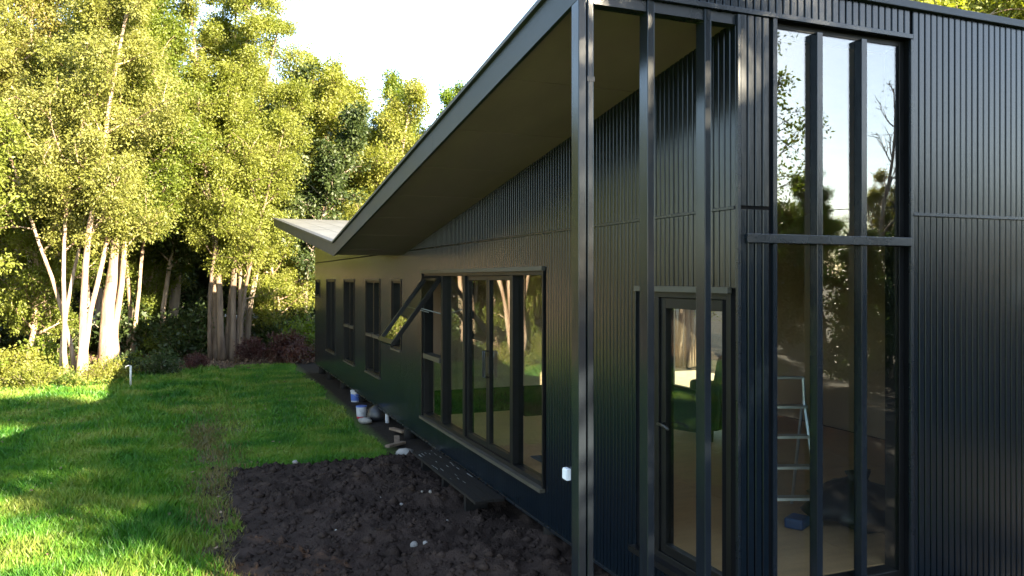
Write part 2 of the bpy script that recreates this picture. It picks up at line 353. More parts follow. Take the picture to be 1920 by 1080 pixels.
tag(link('lawn_grass', np_mesh('lawn_grass', np.concatenate(Vs), np.concatenate(Fs), M['grass'])), 'green lawn grass covering the yard beside the house', 'grass', kind='stuff')
def dry_sunlit_keep(x, y, rg):
    near = vnoise(x, y, 52, 1.1) > 0.45
    p = np.maximum(track(x, y) * 0.7, np.where((y < 10.8) & (x < -0.2) & near, 0.55, 0.03))  # near left corner: yellow blades put the sunlit tone into the colour
    return (dirt_edge(x, y) < 0.05) & (rg.uniform(size=len(x)) < p)
V, F = blades(70000, (-3.5, 1.2), (6.8, 20), 7, dry_sunlit_keep, lambda x, y: 0.05 + 0.05 * vnoise(x, y, 53, 2))
tag(link('dry_sunlit_grass', np_mesh('dry_sunlit_grass', V, F, M['drygrass'])), 'yellowed dry grass along the worn strip and yellow blades tinting the sunlit near corner', 'grass', kind='stuff')

# ------------------------------------------------------------------ the house
XW, YF = 3.25, 4.19            # faces of the long wall and of the front wall
YE, XR = 23.9, 8.6             # far end, right wall
FLOOR, CLB, JOINT = 0.65, 0.28, 3.215
HEADB, HEADT, CAPT = 4.47, 4.68, 4.735
EX = 2.10                      # roof edge
YV, ZV = 13.2, 3.15            # valley
def soff(y):
    return ZV + (YV - y) * 0.1425 if y <= YV else ZV + (y - YV) * 0.108
house = empty('house', (3.25, 4.19, 0))
tag(house, 'long black clad house with a butterfly roof and tall corner window', 'house')
HI = house.matrix_world
def hpart(mb, name, mat, parent=None, **kw):
    """parts are built in world coordinates and hung under the house"""
    o = mb.build(name, mat, None, **kw)
    par = parent or house
    o.parent = par
    if par is house: o.location = (-3.25, -4.19, 0)
    return o

# openings of the long wall: (y0, y1, z0, z1)
SL = (7.28, 11.86, FLOOR - 0.02, 2.84)
DR = (4.28, 5.43, FLOOR - 0.02, 2.66)
WN = [(13.24, 13.92, 1.52, 2.72), (14.93, 16.25, 0.86, 2.72), (17.57, 18.85, 0.83, 2.72), (20.2, 21.55, 0.85, 2.72), (22.85, 23.6, 2.25, 2.7)]
OPEN = [SL, DR] + WN
def wall_boxes(mb, ops, u0, u1, z0, ztop, d0, d1, ax):
    ops = sorted(ops); cuts = sorted({u0, u1} | {o[0] for o in ops} | {o[1] for o in ops})
    def bx(a, b, za, zb0, zb1):
        if ax == 'y': mb.hexa([(d0, a, za), (d1, a, za), (d1, b, za), (d0, b, za)], [(d0, a, zb0), (d1, a, zb0), (d1, b, zb1), (d0, b, zb1)])
        else: mb.hexa([(a, d0, za), (b, d0, za), (b, d1, za), (a, d1, za)], [(a, d0, zb0), (b, d0, zb1), (b, d1, zb1), (a, d1, zb0)])
    for a, b in zip(cuts[:-1], cuts[1:]):
        sub = [a, b]
        if ax == 'y' and a < YV < b: sub = [a, YV, b]
        for p, q in zip(sub[:-1], sub[1:]):
            o = next((o for o in ops if o[0] <= a + 1e-6 and o[1] >= b - 1e-6), None)
            if o is None: bx(p, q, z0, ztop(p), ztop(q))
            else:
                if o[2] > z0 + 1e-4: bx(p, q, z0, o[2], o[2])
                bx(p, q, o[3], ztop(p), ztop(q))
mb = MB(); wall_boxes(mb, OPEN, YF + 0.02, YE, CLB, lambda y: soff(y) + 0.05, XW + 0.016, XW + 0.17, 'y')
side_wall = hpart(mb, 'side_wall', M['backing'])

FW = (3.53, 4.755, FLOOR - 0.05, HEADB)
mb = MB(); wall_boxes(mb, [FW], XW + 0.02, XR, CLB, lambda x: HEADT, YF + 0.016, YF + 0.19, 'x')
front_wall = hpart(mb, 'front_wall', M['backing'])
mb = MB(); mb.box(EX + 0.01, XW + 0.02, YF + 0.016, YF + 0.10, HEADB + 0.01, HEADT)
hpart(mb, 'porch_header', M['backing'])
BW = (10.35, 13.9, FLOOR + 0.02, 2.80)
mb = MB(); wall_boxes(mb, [BW], YF + 0.2, YE, CLB, lambda y: soff(y) + 0.05, XR - 0.15, XR, 'y')
hpart(mb, 'rear_wall', M['innerwall'])
mb = MB(); mb.hexa([(XW + 0.17, YE - 0.15, CLB), (XR - 0.15, YE - 0.15, CLB), (XR - 0.15, YE, CLB), (XW + 0.17, YE, CLB)],
                   [(XW + 0.17, YE - 0.15, soff(YE) + 0.05), (XR - 0.15, YE - 0.15, soff(YE) + 0.05), (XR - 0.15, YE, soff(YE) + 0.05), (XW + 0.17, YE, soff(YE) + 0.05)])
hpart(mb, 'end_wall', M['backing'])
for yy in (14.3, 17.0, 19.6):
    hpart(MB().box(XW + 0.195, XR - 0.16, yy, yy + 0.1, FLOOR, soff(yy) - 0.004), 'inner_wall', M['innerwall'])
# inner lining on the wall backs
mb = MB(); wall_boxes(mb, OPEN, YF + 0.2, YE - 0.16, FLOOR, lambda y: soff(y) + 0.02, XW + 0.174, XW + 0.19, 'y'); hpart(mb, 'wall_lining', M['innerwall'])
# floor panels
k = 0
fl = MB().box(XW + 0.175, XR - 0.155, YF + 0.195, YE - 0.155, FLOOR - 0.26, FLOOR - 0.022); floor = hpart(fl, 'floor', M['backing'])
pm = MB().box(0, 1.214, 0, 2.434, -0.018, 0).mesh('floor_panel', M['ply'])
for i in range(4):
    for j in range(4):
        x0 = XW + 0.2 + i * 1.22; y0 = YF + 0.2 + j * 2.44 - (0.6 if i % 2 else 0)
        if y0 < YF + 0.19: y0 = YF + 0.2
        if y0 + 2.434 > 12.7 or x0 + 1.214 > XR - 0.15: continue
        o = link('floor_panel', pm, floor, (x0, y0, FLOOR - 0.002 + 0.0006 * ((i * 3 + j) % 3)))
# foundation piles
pl = MB().tube([(0, 0, -0.3), (0, 0, 0.45)], [0.11, 0.10], 10).mesh('pile', M['darkwood'], True)
for yy in (5.6, 7.4, 9.4, 11.55, 13.3, 15.4, 17.6, 19.8, 22.0, 23.5):
    for xx in (3.42, 5.9, 8.3):
        o = link('pile', pl, house, (xx - 3.25, yy - 4.19, 0))
bj = MB().box(XW + 0.06, XW + 0.16, YF + 0.1, YE - 0.05, CLB - 0.02, CLB + 0.12); hpart(bj, 'floor_bearer', M['darkwood'])

# cladding: vertical boards with shadow gaps
BP = 0.06; bw = 0.0490
bm_mb = MB(); h = bw / 2
prof = [(-h, 0.016), (-h, 0.005), (-h + 0.004, 0.0), (h - 0.004, 0.0), (h, 0.005), (h, 0.016)]
bm_mb.add([(x, y, 0) for x, y in prof] + [(x, y, 1) for x, y in prof], [(i, i + 1, i + 7, i + 6) for i in range(5)] + [tuple(range(5, -1, -1)), tuple(range(6, 12))])
BM = bm_mb.mesh('cladding_board', M['clad'])
rs = random.Random(5)
nboard = 0
def board_front(x, z0, z1, par=None):
    o = link('cladding_board', BM, front_wall, (x, YF + rs.uniform(-0.0012, 0.0012), z0)); o.scale = (1, 1, z1 - z0)
x = EX + 0.045
while x < FW[1] + 0.01:
    board_front(x, HEADB + 0.035, HEADT); nboard += 1; x += BP
x = XW + 0.045
while x < FW[0] - 0.03:
    board_front(x, CLB, JOINT - 0.012); board_front(x, JOINT + 0.012, HEADB - 0.005); nboard += 2; x += BP
x = FW[1] + 0.052
while x < XR - 0.02:
    if x < 6.25:
        board_front(x, CLB, JOINT - 0.012); board_front(x, JOINT + 0.012, HEADT); nboard += 2
    x += BP
# boards of the long wall: nearest ones single, the far ones joined
rest = MB()
def board_side(y, z0, z1):
    global nboard
    if y < 7.2 and nboard < 298:
        o = link('cladding_board', BM, side_wall, (XW + rs.uniform(-0.001, 0.001), y, z0)); o.rotation_euler = (0, 0, R(-90)); o.scale = (1, 1, z1 - z0); nboard += 1
    else:
        vs = [(XW + py, y + px, z) for z in (z0, z1) for px, py in prof]
        rest.add(vs, [(i + 6, i + 7, i + 1, i) for i in range(5)])
nb = int((YE - YF - 0.05) / BP)
for i in range(nb):
    y = YF + 0.05 + i * BP
    segs = [(CLB, JOINT - 0.012), (JOINT + 0.012, soff(y) + 0.03)]
    if soff(y) < JOINT + 0.05: segs = [(CLB, soff(y) + 0.03)]
    for o in OPEN:
        if o[0] - 0.03 - bw / 2 < y < o[1] + 0.03 + bw / 2:
            ns = []
            for a, b in segs:
                if a < o[2] - 0.03: ns.append((a, min(b, o[2] - 0.03)))
                if b > o[3] + 0.03: ns.append((max(a, o[3] + 0.03), b))
            segs = ns
    for a, b in segs:
        if b - a > 0.02: board_side(y, a, b)
rb = rest.build('cladding_boards', M['clad'], side_wall); rb['kind'] = 'stuff'
# right end wall boards (out of the picture) as one piece and the far boards of the front
rest = MB(); x = FW[1] + 0.052
while x < XR - 0.02:
    if x >= 6.25:
        for a, b in ((CLB, JOINT - 0.012), (JOINT + 0.012, HEADT)):
            rest.add([(x + px, YF + py, z) for z in (a, b) for px, py in prof], [(i, i + 1, i + 7, i + 6) for i in range(5)])
    x += BP
rb = rest.build('cladding_boards', M['clad'], front_wall); rb['kind'] = 'stuff'

# joint flashings, corner trims
mb = MB(); mb.box(FW[1] + 0.02, XR, YF - 0.012, YF + 0.016, JOINT - 0.012, JOINT + 0.012); mb.box(FW[1] + 0.02, XR, YF - 0.018, YF - 0.0121, JOINT - 0.012, JOINT - 0.002)
hpart(mb, 'joint_flashing', M['trim'], bevel=0.002)
mb = MB(); mb.box(XW - 0.010, XW + 0.016, YF + 0.03, 12.7, JOINT - 0.010, JOINT + 0.010); hpart(mb, 'joint_flashing', M['trim'], bevel=0.002)
mb = MB(); mb.box(XW - 0.008, XW + 0.014, YF - 0.010, YF + 0.014, CLB, HEADB - 0.01); hpart(mb, 'corner_trim', M['trim'], bevel=0.002)
mb = MB(); mb.box(EX, FW[1] + 0.015, YF - 0.014, YF + 0.015, HEADB, HEADB + 0.034); hpart(mb, 'header_trim', M['trim'], bevel=0.003)
mb = MB(); mb.box(FW[1] - 0.004, FW[1] + 0.022, YF - 0.010, YF + 0.012, CLB, HEADB - 0.001); hpart(mb, 'window_trim', M['trim'], bevel=0.003)
mb = MB(); mb.box(EX - 0.02, XR + 0.35, YF - 0.035, YF + 0.20, HEADT, CAPT); hpart(mb, 'roof_cap', M['fascia'], bevel=0.004)
mb = MB(); mb.box(XW - 0.010, XW + 0.012, YF + 0.016, YE, CLB - 0.02, CLB - 0.001); hpart(mb, 'base_flashing', M['trim'])

# roof: two planes meeting in a valley
XR2 = XR + 0.9; YE2 = 24.1; TH = 0.19
def slab(mb, x0, x1, ya, yb, lo, hi):
    mb.hexa([(x0, ya, soff(ya) + lo), (x1, ya, soff(ya) + lo), (x1, yb, soff(yb) + lo), (x0, yb, soff(yb) + lo)],
            [(x0, ya, soff(ya) + hi), (x1, ya, soff(ya) + hi), (x1, yb, soff(yb) + hi), (x0, yb, soff(yb) + hi)])
mb = MB(); slab(mb, EX + 0.03, XR2, YF + 0.12, YV, 0.012, TH); slab(mb, EX + 0.03, XR2, YV, YE2, 0.012, TH)
roof = hpart(mb, 'roof', M['roofdark'])
# soffit boards: sheets across the overhang, small joints
y = YF + 0.105
while y < YE2 - 0.05:
    y1 = min(y + 1.2, YE2)
    if y < YV < y1: y1 = YV
    mb = MB(); slab(mb, EX + 0.031, XW + 0.02, y + 0.005, y1 - 0.005, 0.0, 0.0115); mb.build('soffit_panel', M['soffit'], roof)
    y = y1
mb = MB(); slab(mb, XW + 0.19, XR - 0.15, YF + 0.2, YV, -0.002, 0.0115); slab(mb, XW + 0.19, XR - 0.15, YV, YE - 0.16, -0.002, 0.0115); mb.build('ceiling', M['innerwall'], roof)
# fascia boards along the edge
for ya, yb in ((YF + 0.0, 7.3), (7.303, 10.3), (10.303, YV), (YV, 16.9), (16.903, 20.5), (20.503, YE2)):
    mb = MB(); slab(mb, EX, EX + 0.028, ya, yb, -0.02, TH - 0.004); mb.build('fascia_board', M['fascia'], roof)
mb = MB(); slab(mb, EX - 0.03, EX + 0.10, YF - 0.03, YV, TH, TH + 0.03); slab(mb, EX - 0.03, EX + 0.10, YV, YE2 + 0.03, TH, TH + 0.03); mb.build('edge_flashing', M['roofdark'], roof)
mb = MB(); mb.box(EX + 0.03, XR2, YE2, YE2 + 0.025, soff(YE2) - 0.02, soff(YE2) + TH - 0.004); mb.build('fascia_board', M['fascia'], roof)
# ribbed metal sheets on top
def rsheet(ya, yb):
    mb = MB(); x = EX + 0.1
    slab(mb, EX + 0.10, XR2, ya, yb, TH + 0.001, TH + 0.012)
    while x < XR2 - 0.1:
        mb.hexa([(x, ya, soff(ya) + TH + 0.012), (x + 0.04, ya, soff(ya) + TH + 0.012), (x + 0.04, yb, soff(yb) + TH + 0.012), (x, yb, soff(yb) + TH + 0.012)],
                [(x + 0.01, ya, soff(ya) + TH + 0.017), (x + 0.03, ya, soff(ya) + TH + 0.017), (x + 0.03, yb, soff(yb) + TH + 0.017), (x + 0.01, yb, soff(yb) + TH + 0.017)])
        x += 0.5
    return mb
mb = MB(); mb.box(EX + 0.03, XW + 0.01, YF + 0.0165, YF + 0.104, 4.40, 4.479); hpart(mb, 'header_trim', M['trim'])
rsheet(YF + 0.21, YV - 0.08).build('roof_sheet', M['roofmetal'], roof)
rsheet(YV + 0.08, YE2 - 0.02).build('roof_sheet', M['roofmetal'], roof)
mb = MB(); mb.box(EX + 0.12, XR2, YV - 0.078, YV + 0.078, ZV + TH + 0.002, ZV + TH + 0.008); mb.build('valley_gutter', M['steel'], roof)
mb = MB(); mb.tube([(EX + 0.06, YV, ZV + TH + 0.03), (EX + 0.06, YV, ZV + 0.0), (3.1, YV, ZV - 0.06), (3.2, YV, ZV - 0.07)], 0.025, 8)

# porch posts in the plane of the front
def post(name, x0, x1, d, z1=HEADB - 0.002):
    mb = MB(); mb.box(x0, x1, YF + 0.002, YF + d, 0.0, z1); o = hpart(mb, name, M['post'], bevel=0.004)
    p = MB(); p.box(x0 - 0.03, x1 + 0.03, YF - 0.03, YF + d + 0.03, -0.03, 0.012); p.build('base_plate', M['post'], o)
    return o
post('porch_post', EX + 0.002, EX + 0.052, 0.10); 
mb = MB(); mb.box(EX + 0.064, EX + 0.106, YF + 0.006, YF + 0.07, 0.0, HEADB - 0.002); hpart(mb, 'downpipe', M['post'], bevel=0.006)
mb = MB(); mb.box(EX + 0.060, EX + 0.110, YF + 0.003, YF + 0.074, 3.93, 3.96); hpart(mb, 'pipe_bracket', M['post'])
post('porch_post', 2.575, 2.625, 0.10); post('porch_post', 2.995, 3.045, 0.10)

# ---- windows on the long wall
def wbox(mb, u0, u1, z0, z1, d0, d1, ax='y'):
    if ax == 'y': mb.box(XW + d0, XW + d1, u0, u1, z0, z1)
    else: mb.box(u0, u1, YF + d0, YF + d1, z0, z1)
def frame_ring(mb, u0, u1, z0, z1, t, d0, d1, ax='y', tb=None):
    tb = tb or t
    wbox(mb, u0, u0 + t, z0, z1, d0, d1, ax); wbox(mb, u1 - t, u1, z0, z1, d0, d1, ax)
    wbox(mb, u0 + t, u1 - t, z0, z0 + tb, d0, d1, ax); wbox(mb, u0 + t, u1 - t, z1 - t, z1, d0, d1, ax)
def pane(u0, u1, z0, z1, d, par, ax='y', mat='glass', name='pane'):
    mb = MB(); wbox(mb, u0, u1, z0, z1, d, d + 0.006, ax); return mb.build(name, M[mat], par)
def window(y0, y1, z0, z1, cols, transom=None):
    mb = MB(); frame_ring(mb, y0, y1, z0, z1, 0.045, 0.012, 0.13); wd = hpart(mb, 'window', M['frame'], bevel=0.003)
    t = MB(); wbox(t, y0 - 0.028, y1 + 0.028, z1 - 0.005, z1 + 0.03, -0.022, 0.012); t.build('head_flashing', M['framewood'], wd)
    t = MB(); wbox(t, y0 - 0.028, y1 + 0.028, z0 - 0.03, z0 + 0.005, -0.03, 0.012); t.build('sill', M['framewood'], wd)
    for a, b in ((y0 - 0.028, y0 + 0.003), (y1 - 0.003, y1 + 0.028)):
        t = MB(); wbox(t, a, b, z0 + 0.006, z1 - 0.006, -0.012, 0.012); t.build('jamb_trim', M['frame'], wd)
    ys = [y0 + 0.045] + [y0 + (y1 - y0) * c for c in cols] + [y1 - 0.045]
    for c in ys[1:-1]:
        t = MB(); wbox(t, c - 0.03, c + 0.03, z0 + 0.045, z1 - 0.045, 0.02, 0.12); t.build('mullion', M['frame'], wd)
    for i in range(len(ys) - 1):
        a = ys[i] + (0.03 if i else 0); b = ys[i + 1] - (0.03 if i < len(ys) - 2 else 0)
        zs = [z0 + 0.045, z1 - 0.045]
        if transom and i in transom[1]:
            t = MB(); wbox(t, a, b, transom[0] - 0.03, transom[0] + 0.03, -0.02, 0.12); t.build('transom', M['framewood'], wd)
            pane(a, b, zs[0], transom[0] - 0.03, 0.07, wd); pane(a, b, transom[0] + 0.03, zs[1], 0.07, wd)
        else: pane(a, b, zs[0], zs[1], 0.07, wd)
    return wd
window(*WN[0], []); window(*WN[1], [0.5], (1.62, (0, 1))); window(*WN[2], [0.5], (1.66, (0, 1))); window(*WN[3], [0.55]); window(*WN[4], [])

# ---- big glazed opening: fixed panes, double door, awning
y0, y1, z0, z1 = SL
mb = MB(); frame_ring(mb, y0, y1, z0, z1, 0.05, 0.012, 0.15); gl = hpart(mb, 'glazed_wall', M['frame'], bevel=0.003)
t = MB(); wbox(t, y0 - 0.028, y1 + 0.028, z1 - 0.005, z1 + 0.04, -0.03, 0.012); t.build('head_flashing', M['framewood'], gl)
t = MB(); wbox(t, y0 - 0.028, y1 + 0.028, z0 - 0.035, z0 + 0.004, -0.05, 0.012); t.build('sill', M['framewood'], gl)
for a, b in ((y0 - 0.028, y0 + 0.003), (y1 - 0.003, y1 + 0.028)):
    t = MB(); wbox(t, a, b, z0 + 0.005, z1 - 0.006, -0.014, 0.012); t.build('jamb_trim', M['frame'], gl)
MY = [8.19, 9.88, 10.89]
for c in MY:
    t = MB(); wbox(t, c - 0.045, c + 0.045, z0 + 0.05, z1 - 0.05, 0.015, 0.145); t.build('mullion', M['frame'], gl, bevel=0.003)
pane(y0 + 0.05, MY[0] - 0.045, z0 + 0.05, z1 - 0.05, 0.085, gl)
pane(MY[1] + 0.045, MY[2] - 0.045, z0 + 0.05, z1 - 0.05, 0.085, gl)
AWZ = 1.57
t = MB(); wbox(t, MY[2] + 0.045, y1 - 0.05, AWZ - 0.035, AWZ + 0.035, -0.01, 0.145); t.build('transom', M['framewood'], gl)
pane(MY[2] + 0.045, y1 - 0.05, z0 + 0.05, AWZ - 0.035, 0.085, gl)
dm_ = (MY[0] + MY[1]) / 2
for a, b, hs in ((MY[0] + 0.045, dm_ - 0.002, 1), (dm_ + 0.002, MY[1] - 0.045, -1)):
    mb = MB(); frame_ring(mb, a, b, z0 + 0.052, z1 - 0.052, 0.055, 0.045, 0.10, tb=0.07); d_ = hpart(mb, 'glass_door', M['frame'], bevel=0.003)
    pane(a + 0.055, b - 0.055, z0 + 0.122, z1 - 0.107, 0.07, d_)
    hy = b - 0.028 if hs == 1 else a + 0.028
    t = MB(); t.tube([(XW + 0.045, hy, 1.55), (XW - 0.005, hy, 1.55), (XW - 0.005, hy, 1.87), (XW + 0.045, hy, 1.87)], 0.011, 8); t.build('handle', M['black'], d_, smooth=True)
    t = MB(); wbox(t, hy - 0.02, hy + 0.02, 1.60, 1.80, 0.036, 0.045); t.build('handle_plate', M['black'], d_)
# open awning sash, hinged at its head
aw = empty('awning_sash', (0, 0, 0)); aw.parent = house; aw.location = (0.04, 0, z1 - 0.055); aw.rotation_euler = (0, R(37), 0)
AL = z1 - 0.055 - AWZ
def awp(mb, name, mat): return mb.build(name, mat, aw, bevel=0.003 if name != 'pane' else 0)
ya, yb = MY[2] + 0.05 - 4.19, y1 - 0.055 - 4.19
mb = MB(); mb.box(-0.03, 0.03, ya, ya + 0.055, -AL, 0); mb.box(-0.03, 0.03, yb - 0.055, yb, -AL, 0); mb.box(-0.03, 0.03, ya + 0.055, yb - 0.055, -0.055, 0); mb.box(-0.03, 0.03, ya + 0.055, yb - 0.055, -AL, -AL + 0.07)
awp(mb, 'sash_frame', M['frame']); mb = MB(); mb.box(-0.003, 0.003, ya + 0.055, yb - 0.055, -AL + 0.07, -0.055); awp(mb, 'pane', M['glass'])
for yy in (ya + 0.03, yb - 0.03):
    mb = MB(); mb.tube([(0.03, yy, -0.55), (0.36, yy, -0.42)], 0.008, 6); mb.build('stay', M['steel'], aw)

# ---- entrance door with sidelight
y0, y1, z0, z1 = DR
mb = MB(); frame_ring(mb, y0, y1, z0, z1, 0.05, 0.012, 0.15); wbox(mb, 5.155, 5.225, z0 + 0.05, z1 - 0.05, 0.012, 0.15); df = hpart(mb, 'door_frame', M['frame'], bevel=0.003)
t = MB(); wbox(t, y0 - 0.01, y1 + 0.028, z1 - 0.005, z1 + 0.035, -0.024, 0.012); t.build('head_flashing', M['framewood'], df)
t = MB(); wbox(t, y0 - 0.01, y1 + 0.05, z0 - 0.04, z0 + 0.004, -0.06, 0.012); t.build('threshold', M['frame'], df)
pane(5.225, y1 - 0.05, z0 + 0.05, z1 - 0.05, 0.08, df)
mb = MB(); wbox(mb, 5.085, 5.153, z0 + 0.052, z1 - 0.052, 0.03, 0.085); wbox(mb, y0 + 0.052, y0 + 0.12, z0 + 0.052, z1 - 0.052, 0.03, 0.085)
wbox(mb, y0 + 0.12, 5.085, z0 + 0.052, z0 + 0.12, 0.03, 0.085); wbox(mb, y0 + 0.12, 5.085, z1 - 0.13, z1 - 0.052, 0.03, 0.085)
door = hpart(mb, 'entrance_door', M['frame'], bevel=0.003)
pane(y0 + 0.12, 5.085, z0 + 0.12, z1 - 0.13, 0.055, door)
t = MB(); t.tube([(XW + 0.03, 5.10, 1.66), (XW - 0.03, 5.10, 1.66), (XW - 0.03, 4.99, 1.655), (XW - 0.03, 4.96, 1.64)], 0.011, 8); t.build('handle', M['black'], door, smooth=True)

# ---- tall front window
u0, u1, z0, z1 = FW
mb = MB(); frame_ring(mb, u0, u1, z0, z1, 0.045, 0.055, 0.185, 'x'); fw = hpart(mb, 'tall_window', M['frame'], bevel=0.003)
for a, b in ((3.905, 3.955), (4.30, 4.35)):
    t = MB(); wbox(t, a, b, z0 + 0.045, z1 - 0.045, 0.002, 0.075, 'x'); t.build('mullion', M['post'], fw, bevel=0.003)
t = MB(); wbox(t, u0 - 0.003, u0 + 0.03, z0, z1 - 0.002, -0.008, 0.03, 'x'); t.build('jamb_trim', M['post'], fw)
TZ0, TZ1 = 2.985, 3.045
t = MB(); wbox(t, 3.31, u1 - 0.01, TZ0, TZ1, -0.022, 0.001, 'x'); t.build('transom', M['trim'], fw, bevel=0.003)
t = MB(); wbox(t, u0 + 0.045, u1 - 0.045, TZ0 + 0.005, TZ1 - 0.005, 0.004, 0.075, 'x'); t.build('transom', M['frame'], fw)
for a, b in ((u0 + 0.045, 3.905), (3.955, 4.30), (4.35, u1 - 0.045)):
    pane(a - 0.0, b + 0.0, z0 + 0.045, TZ0 + 0.003, 0.06, fw, 'x', 'glass_front'); pane(a, b, TZ1 - 0.003, z1 - 0.045, 0.06, fw, 'x', 'glass_front')

# ---- rear window of the living room and deck beyond it
mb = MB()
def rbox(mb, a, b, za, zb, d0=-0.12, d1=-0.02): mb.box(XR + d0, XR + d1, a, b, za, zb)
a, b, za, zb = BW
rbox(mb, a, a + 0.05, za, zb); rbox(mb, b - 0.05, b, za, zb); rbox(mb, a + 0.05, b - 0.05, za, za + 0.05); rbox(mb, a + 0.05, b - 0.05, zb - 0.05, zb)
rw = hpart(mb, 'rear_window', M['frame'])
for c in (11.2, 12.1, 13.0):
    t = MB(); rbox(t, c - 0.03, c + 0.03, za + 0.05, zb - 0.05); t.build('mullion', M['frame'], rw)
es = [a + 0.05, 11.2, 12.1, 13.0, b - 0.05]
for i in range(4):
    t = MB(); t.box(XR - 0.07, XR - 0.064, es[i] + (0.03 if i else 0), es[i + 1] - (0.03 if i < 3 else 0), za + 0.05, zb - 0.05); t.build('pane', M['glass'], rw)
dk = empty('rear_deck', (XR + 0.05, 9.5, 0)); tag(dk, 'pale timber deck outside the rear window seen through the entrance door', 'deck')
dbm = MB().box(0, 0.095, 0, 6.5, 0.52, 0.55).mesh('deck_board', M['deck'])
for i in range(24): link('deck_board', dbm, dk, (0.02 + i * 0.105, 0, 0))
jm = MB().box(0, 2.55, 0, 0.05, 0.38, 0.5195).mesh('joist', M['darkwood'])
for i in range(5): link('joist', jm, dk, (0, 0.1 + i * 1.55, 0))
lm = MB().box(0, 0.1, 0, 0.1, -0.05, 0.3795).mesh('leg', M['darkwood'])
for i in range(4):
    for j in (0.1, 2.3): link('leg', lm, dk, (j, 0.3 + i * 1.9, 0))

# ------------------------------------------------------------------ small things by the house
ob = empty('outlet_box', (XW - 0.001, 6.68, 0.92)); tag(ob, 'white weatherproof outlet box on the black wall right of the glass doors', 'outlet box')
MB().box(-0.045, 0, -0.045, 0.045, -0.055, 0.055).build('body', M['white'], ob, bevel=0.006)
MB().box(-0.053, -0.0455, -0.038, 0.038, -0.045, 0.045).build('cover', M['white'], ob, bevel=0.003)

st = empty('timber_step', (2.86, 8.25, 0)); tag(st, 'long dark plank step below the glass doors with pale paint splashes', 'step')
sp = MB().box(0, 0.112, 0, 2.75, 0.25, 0.28).mesh('plank', M['darkwood'])
for i in range(3): link('plank', sp, st, (0.003 + i * 0.118, 0.01 * ((i * 2) % 3), 0.002 * i))
for yy in (0.5, 1.4, 2.4): MB().box(0.06, 0.33, yy, yy + 0.08, -0.02, 0.2495).build('support', M['darkwood'], st)
rs2 = random.Random(3); mb = MB()
for i in range(26):      # paint splashes: thin flakes on the planks
    q = rs2.random() ** 1.5; xx = rs2.uniform(0.02, 0.33); yy = 2.7 - q * 2.0; l = rs2.uniform(0.02, 0.16); ww = rs2.uniform(0.003, 0.009)
    if int(xx / 0.118) != int((xx + ww) / 0.118): continue
    if yy + l > 2.74: continue
    mb.box(xx, xx + ww, yy, yy + l, 0.2805 + 0.002 * int(xx / 0.118), 0.2815 + 0.002 * int(xx / 0.118))
mb.build('paint_splash', M['steel'], st)

def bucket(name, loc, r_, h_, label, band, band2=None, lid=None, cat='bucket', tilt=0):
    b_ = empty(name, loc); b_.rotation_euler = (R(tilt), 0, 0.6); tag(b_, label, cat)
    MB().lathe([(r_ * 0.86, 0), (r_ * 0.88, 0.005), (r_, h_ - 0.02), (r_ * 1.04, h_ - 0.02), (r_ * 1.04, h_), (r_ * 0.95, h_), (r_ * 0.85, 0.03)], 20).build('body', M['pail'], b_, smooth=False)
    MB().lathe([(r_ * 0.915, h_ * 0.2), (r_ * 0.985, h_ * 0.75)], 20).build('label_band', M[band], b_)
    if band2: MB().lathe([(r_ * 0.885, h_ * 0.03), (r_ * 0.91, h_ * 0.19)], 20).build('label_stripe', M[band2], b_)
    if lid: MB().lathe([(r_ * 1.06, h_), (r_ * 1.06, h_ + 0.015), (r_ * 0.9, h_ + 0.02)], 20).build('lid', M[lid], b_)
    hp = [(r_ * 1.05 * math.cos(t), 0.02, h_ - 0.03 - 0.1 * math.sin(t)) for t in np.linspace(0, math.pi, 9)]
    hp = [(x, -abs(r_ * 1.0) * math.sin(t) - 0.02, z) for (x, _, z), t in zip(hp, np.linspace(0, math.pi, 9))]
    MB().tube(hp, 0.004, 5).build('handle', M['steel'], b_)
    return b_
bucket('paint_bucket', (3.02, 15.55, 0.0), 0.105, 0.23, 'white paint bucket with a dark rim and red stripe on the grass edge', 'pail', 'red', 'bluelabel', 'bucket')
bucket('paint_bucket', (3.28, 17.6, 0.0), 0.105, 0.26, 'farthest white and blue paint bucket under the house edge', 'bluelabel', None, 'pail')
def bottle(loc, h_, r_, label, mat):
    b_ = empty('plastic_bottle', loc); tag(b_, label, 'bottle')
    MB().lathe([(r_ * 0.9, 0), (r_, 0.01), (r_, h_ * 0.65), (r_ * 0.45, h_ * 0.82), (r_ * 0.38, h_ * 0.92)], 14).build('body', M[mat], b_, smooth=True)
    MB().lathe([(r_ * 0.45, h_ * 0.92), (r_ * 0.45, h_)], 12).build('cap', M['bluelabel'], b_)
bottle((3.42, 15.9, 0.12), 0.3, 0.055, 'white plastic bottle standing behind the bucket with the red stripe', 'pail')
bottle((3.32, 14.6, 0.05), 0.26, 0.04, 'slim white bottle nearest the glass doors under the house', 'pail')
sk = MB(); sk.lathe([(0.02, 0.0), (0.17, 0.01), (0.2, 0.1), (0.15, 0.24), (0.05, 0.3), (0.02, 0.31)], 12)
o = sk.build('dark_sack', M['blacksack'], None, smooth=True); o.location = (3.25, 15.2, 0); tag(o, 'lumpy dark sack beside the paint bucket under the house', 'sack')
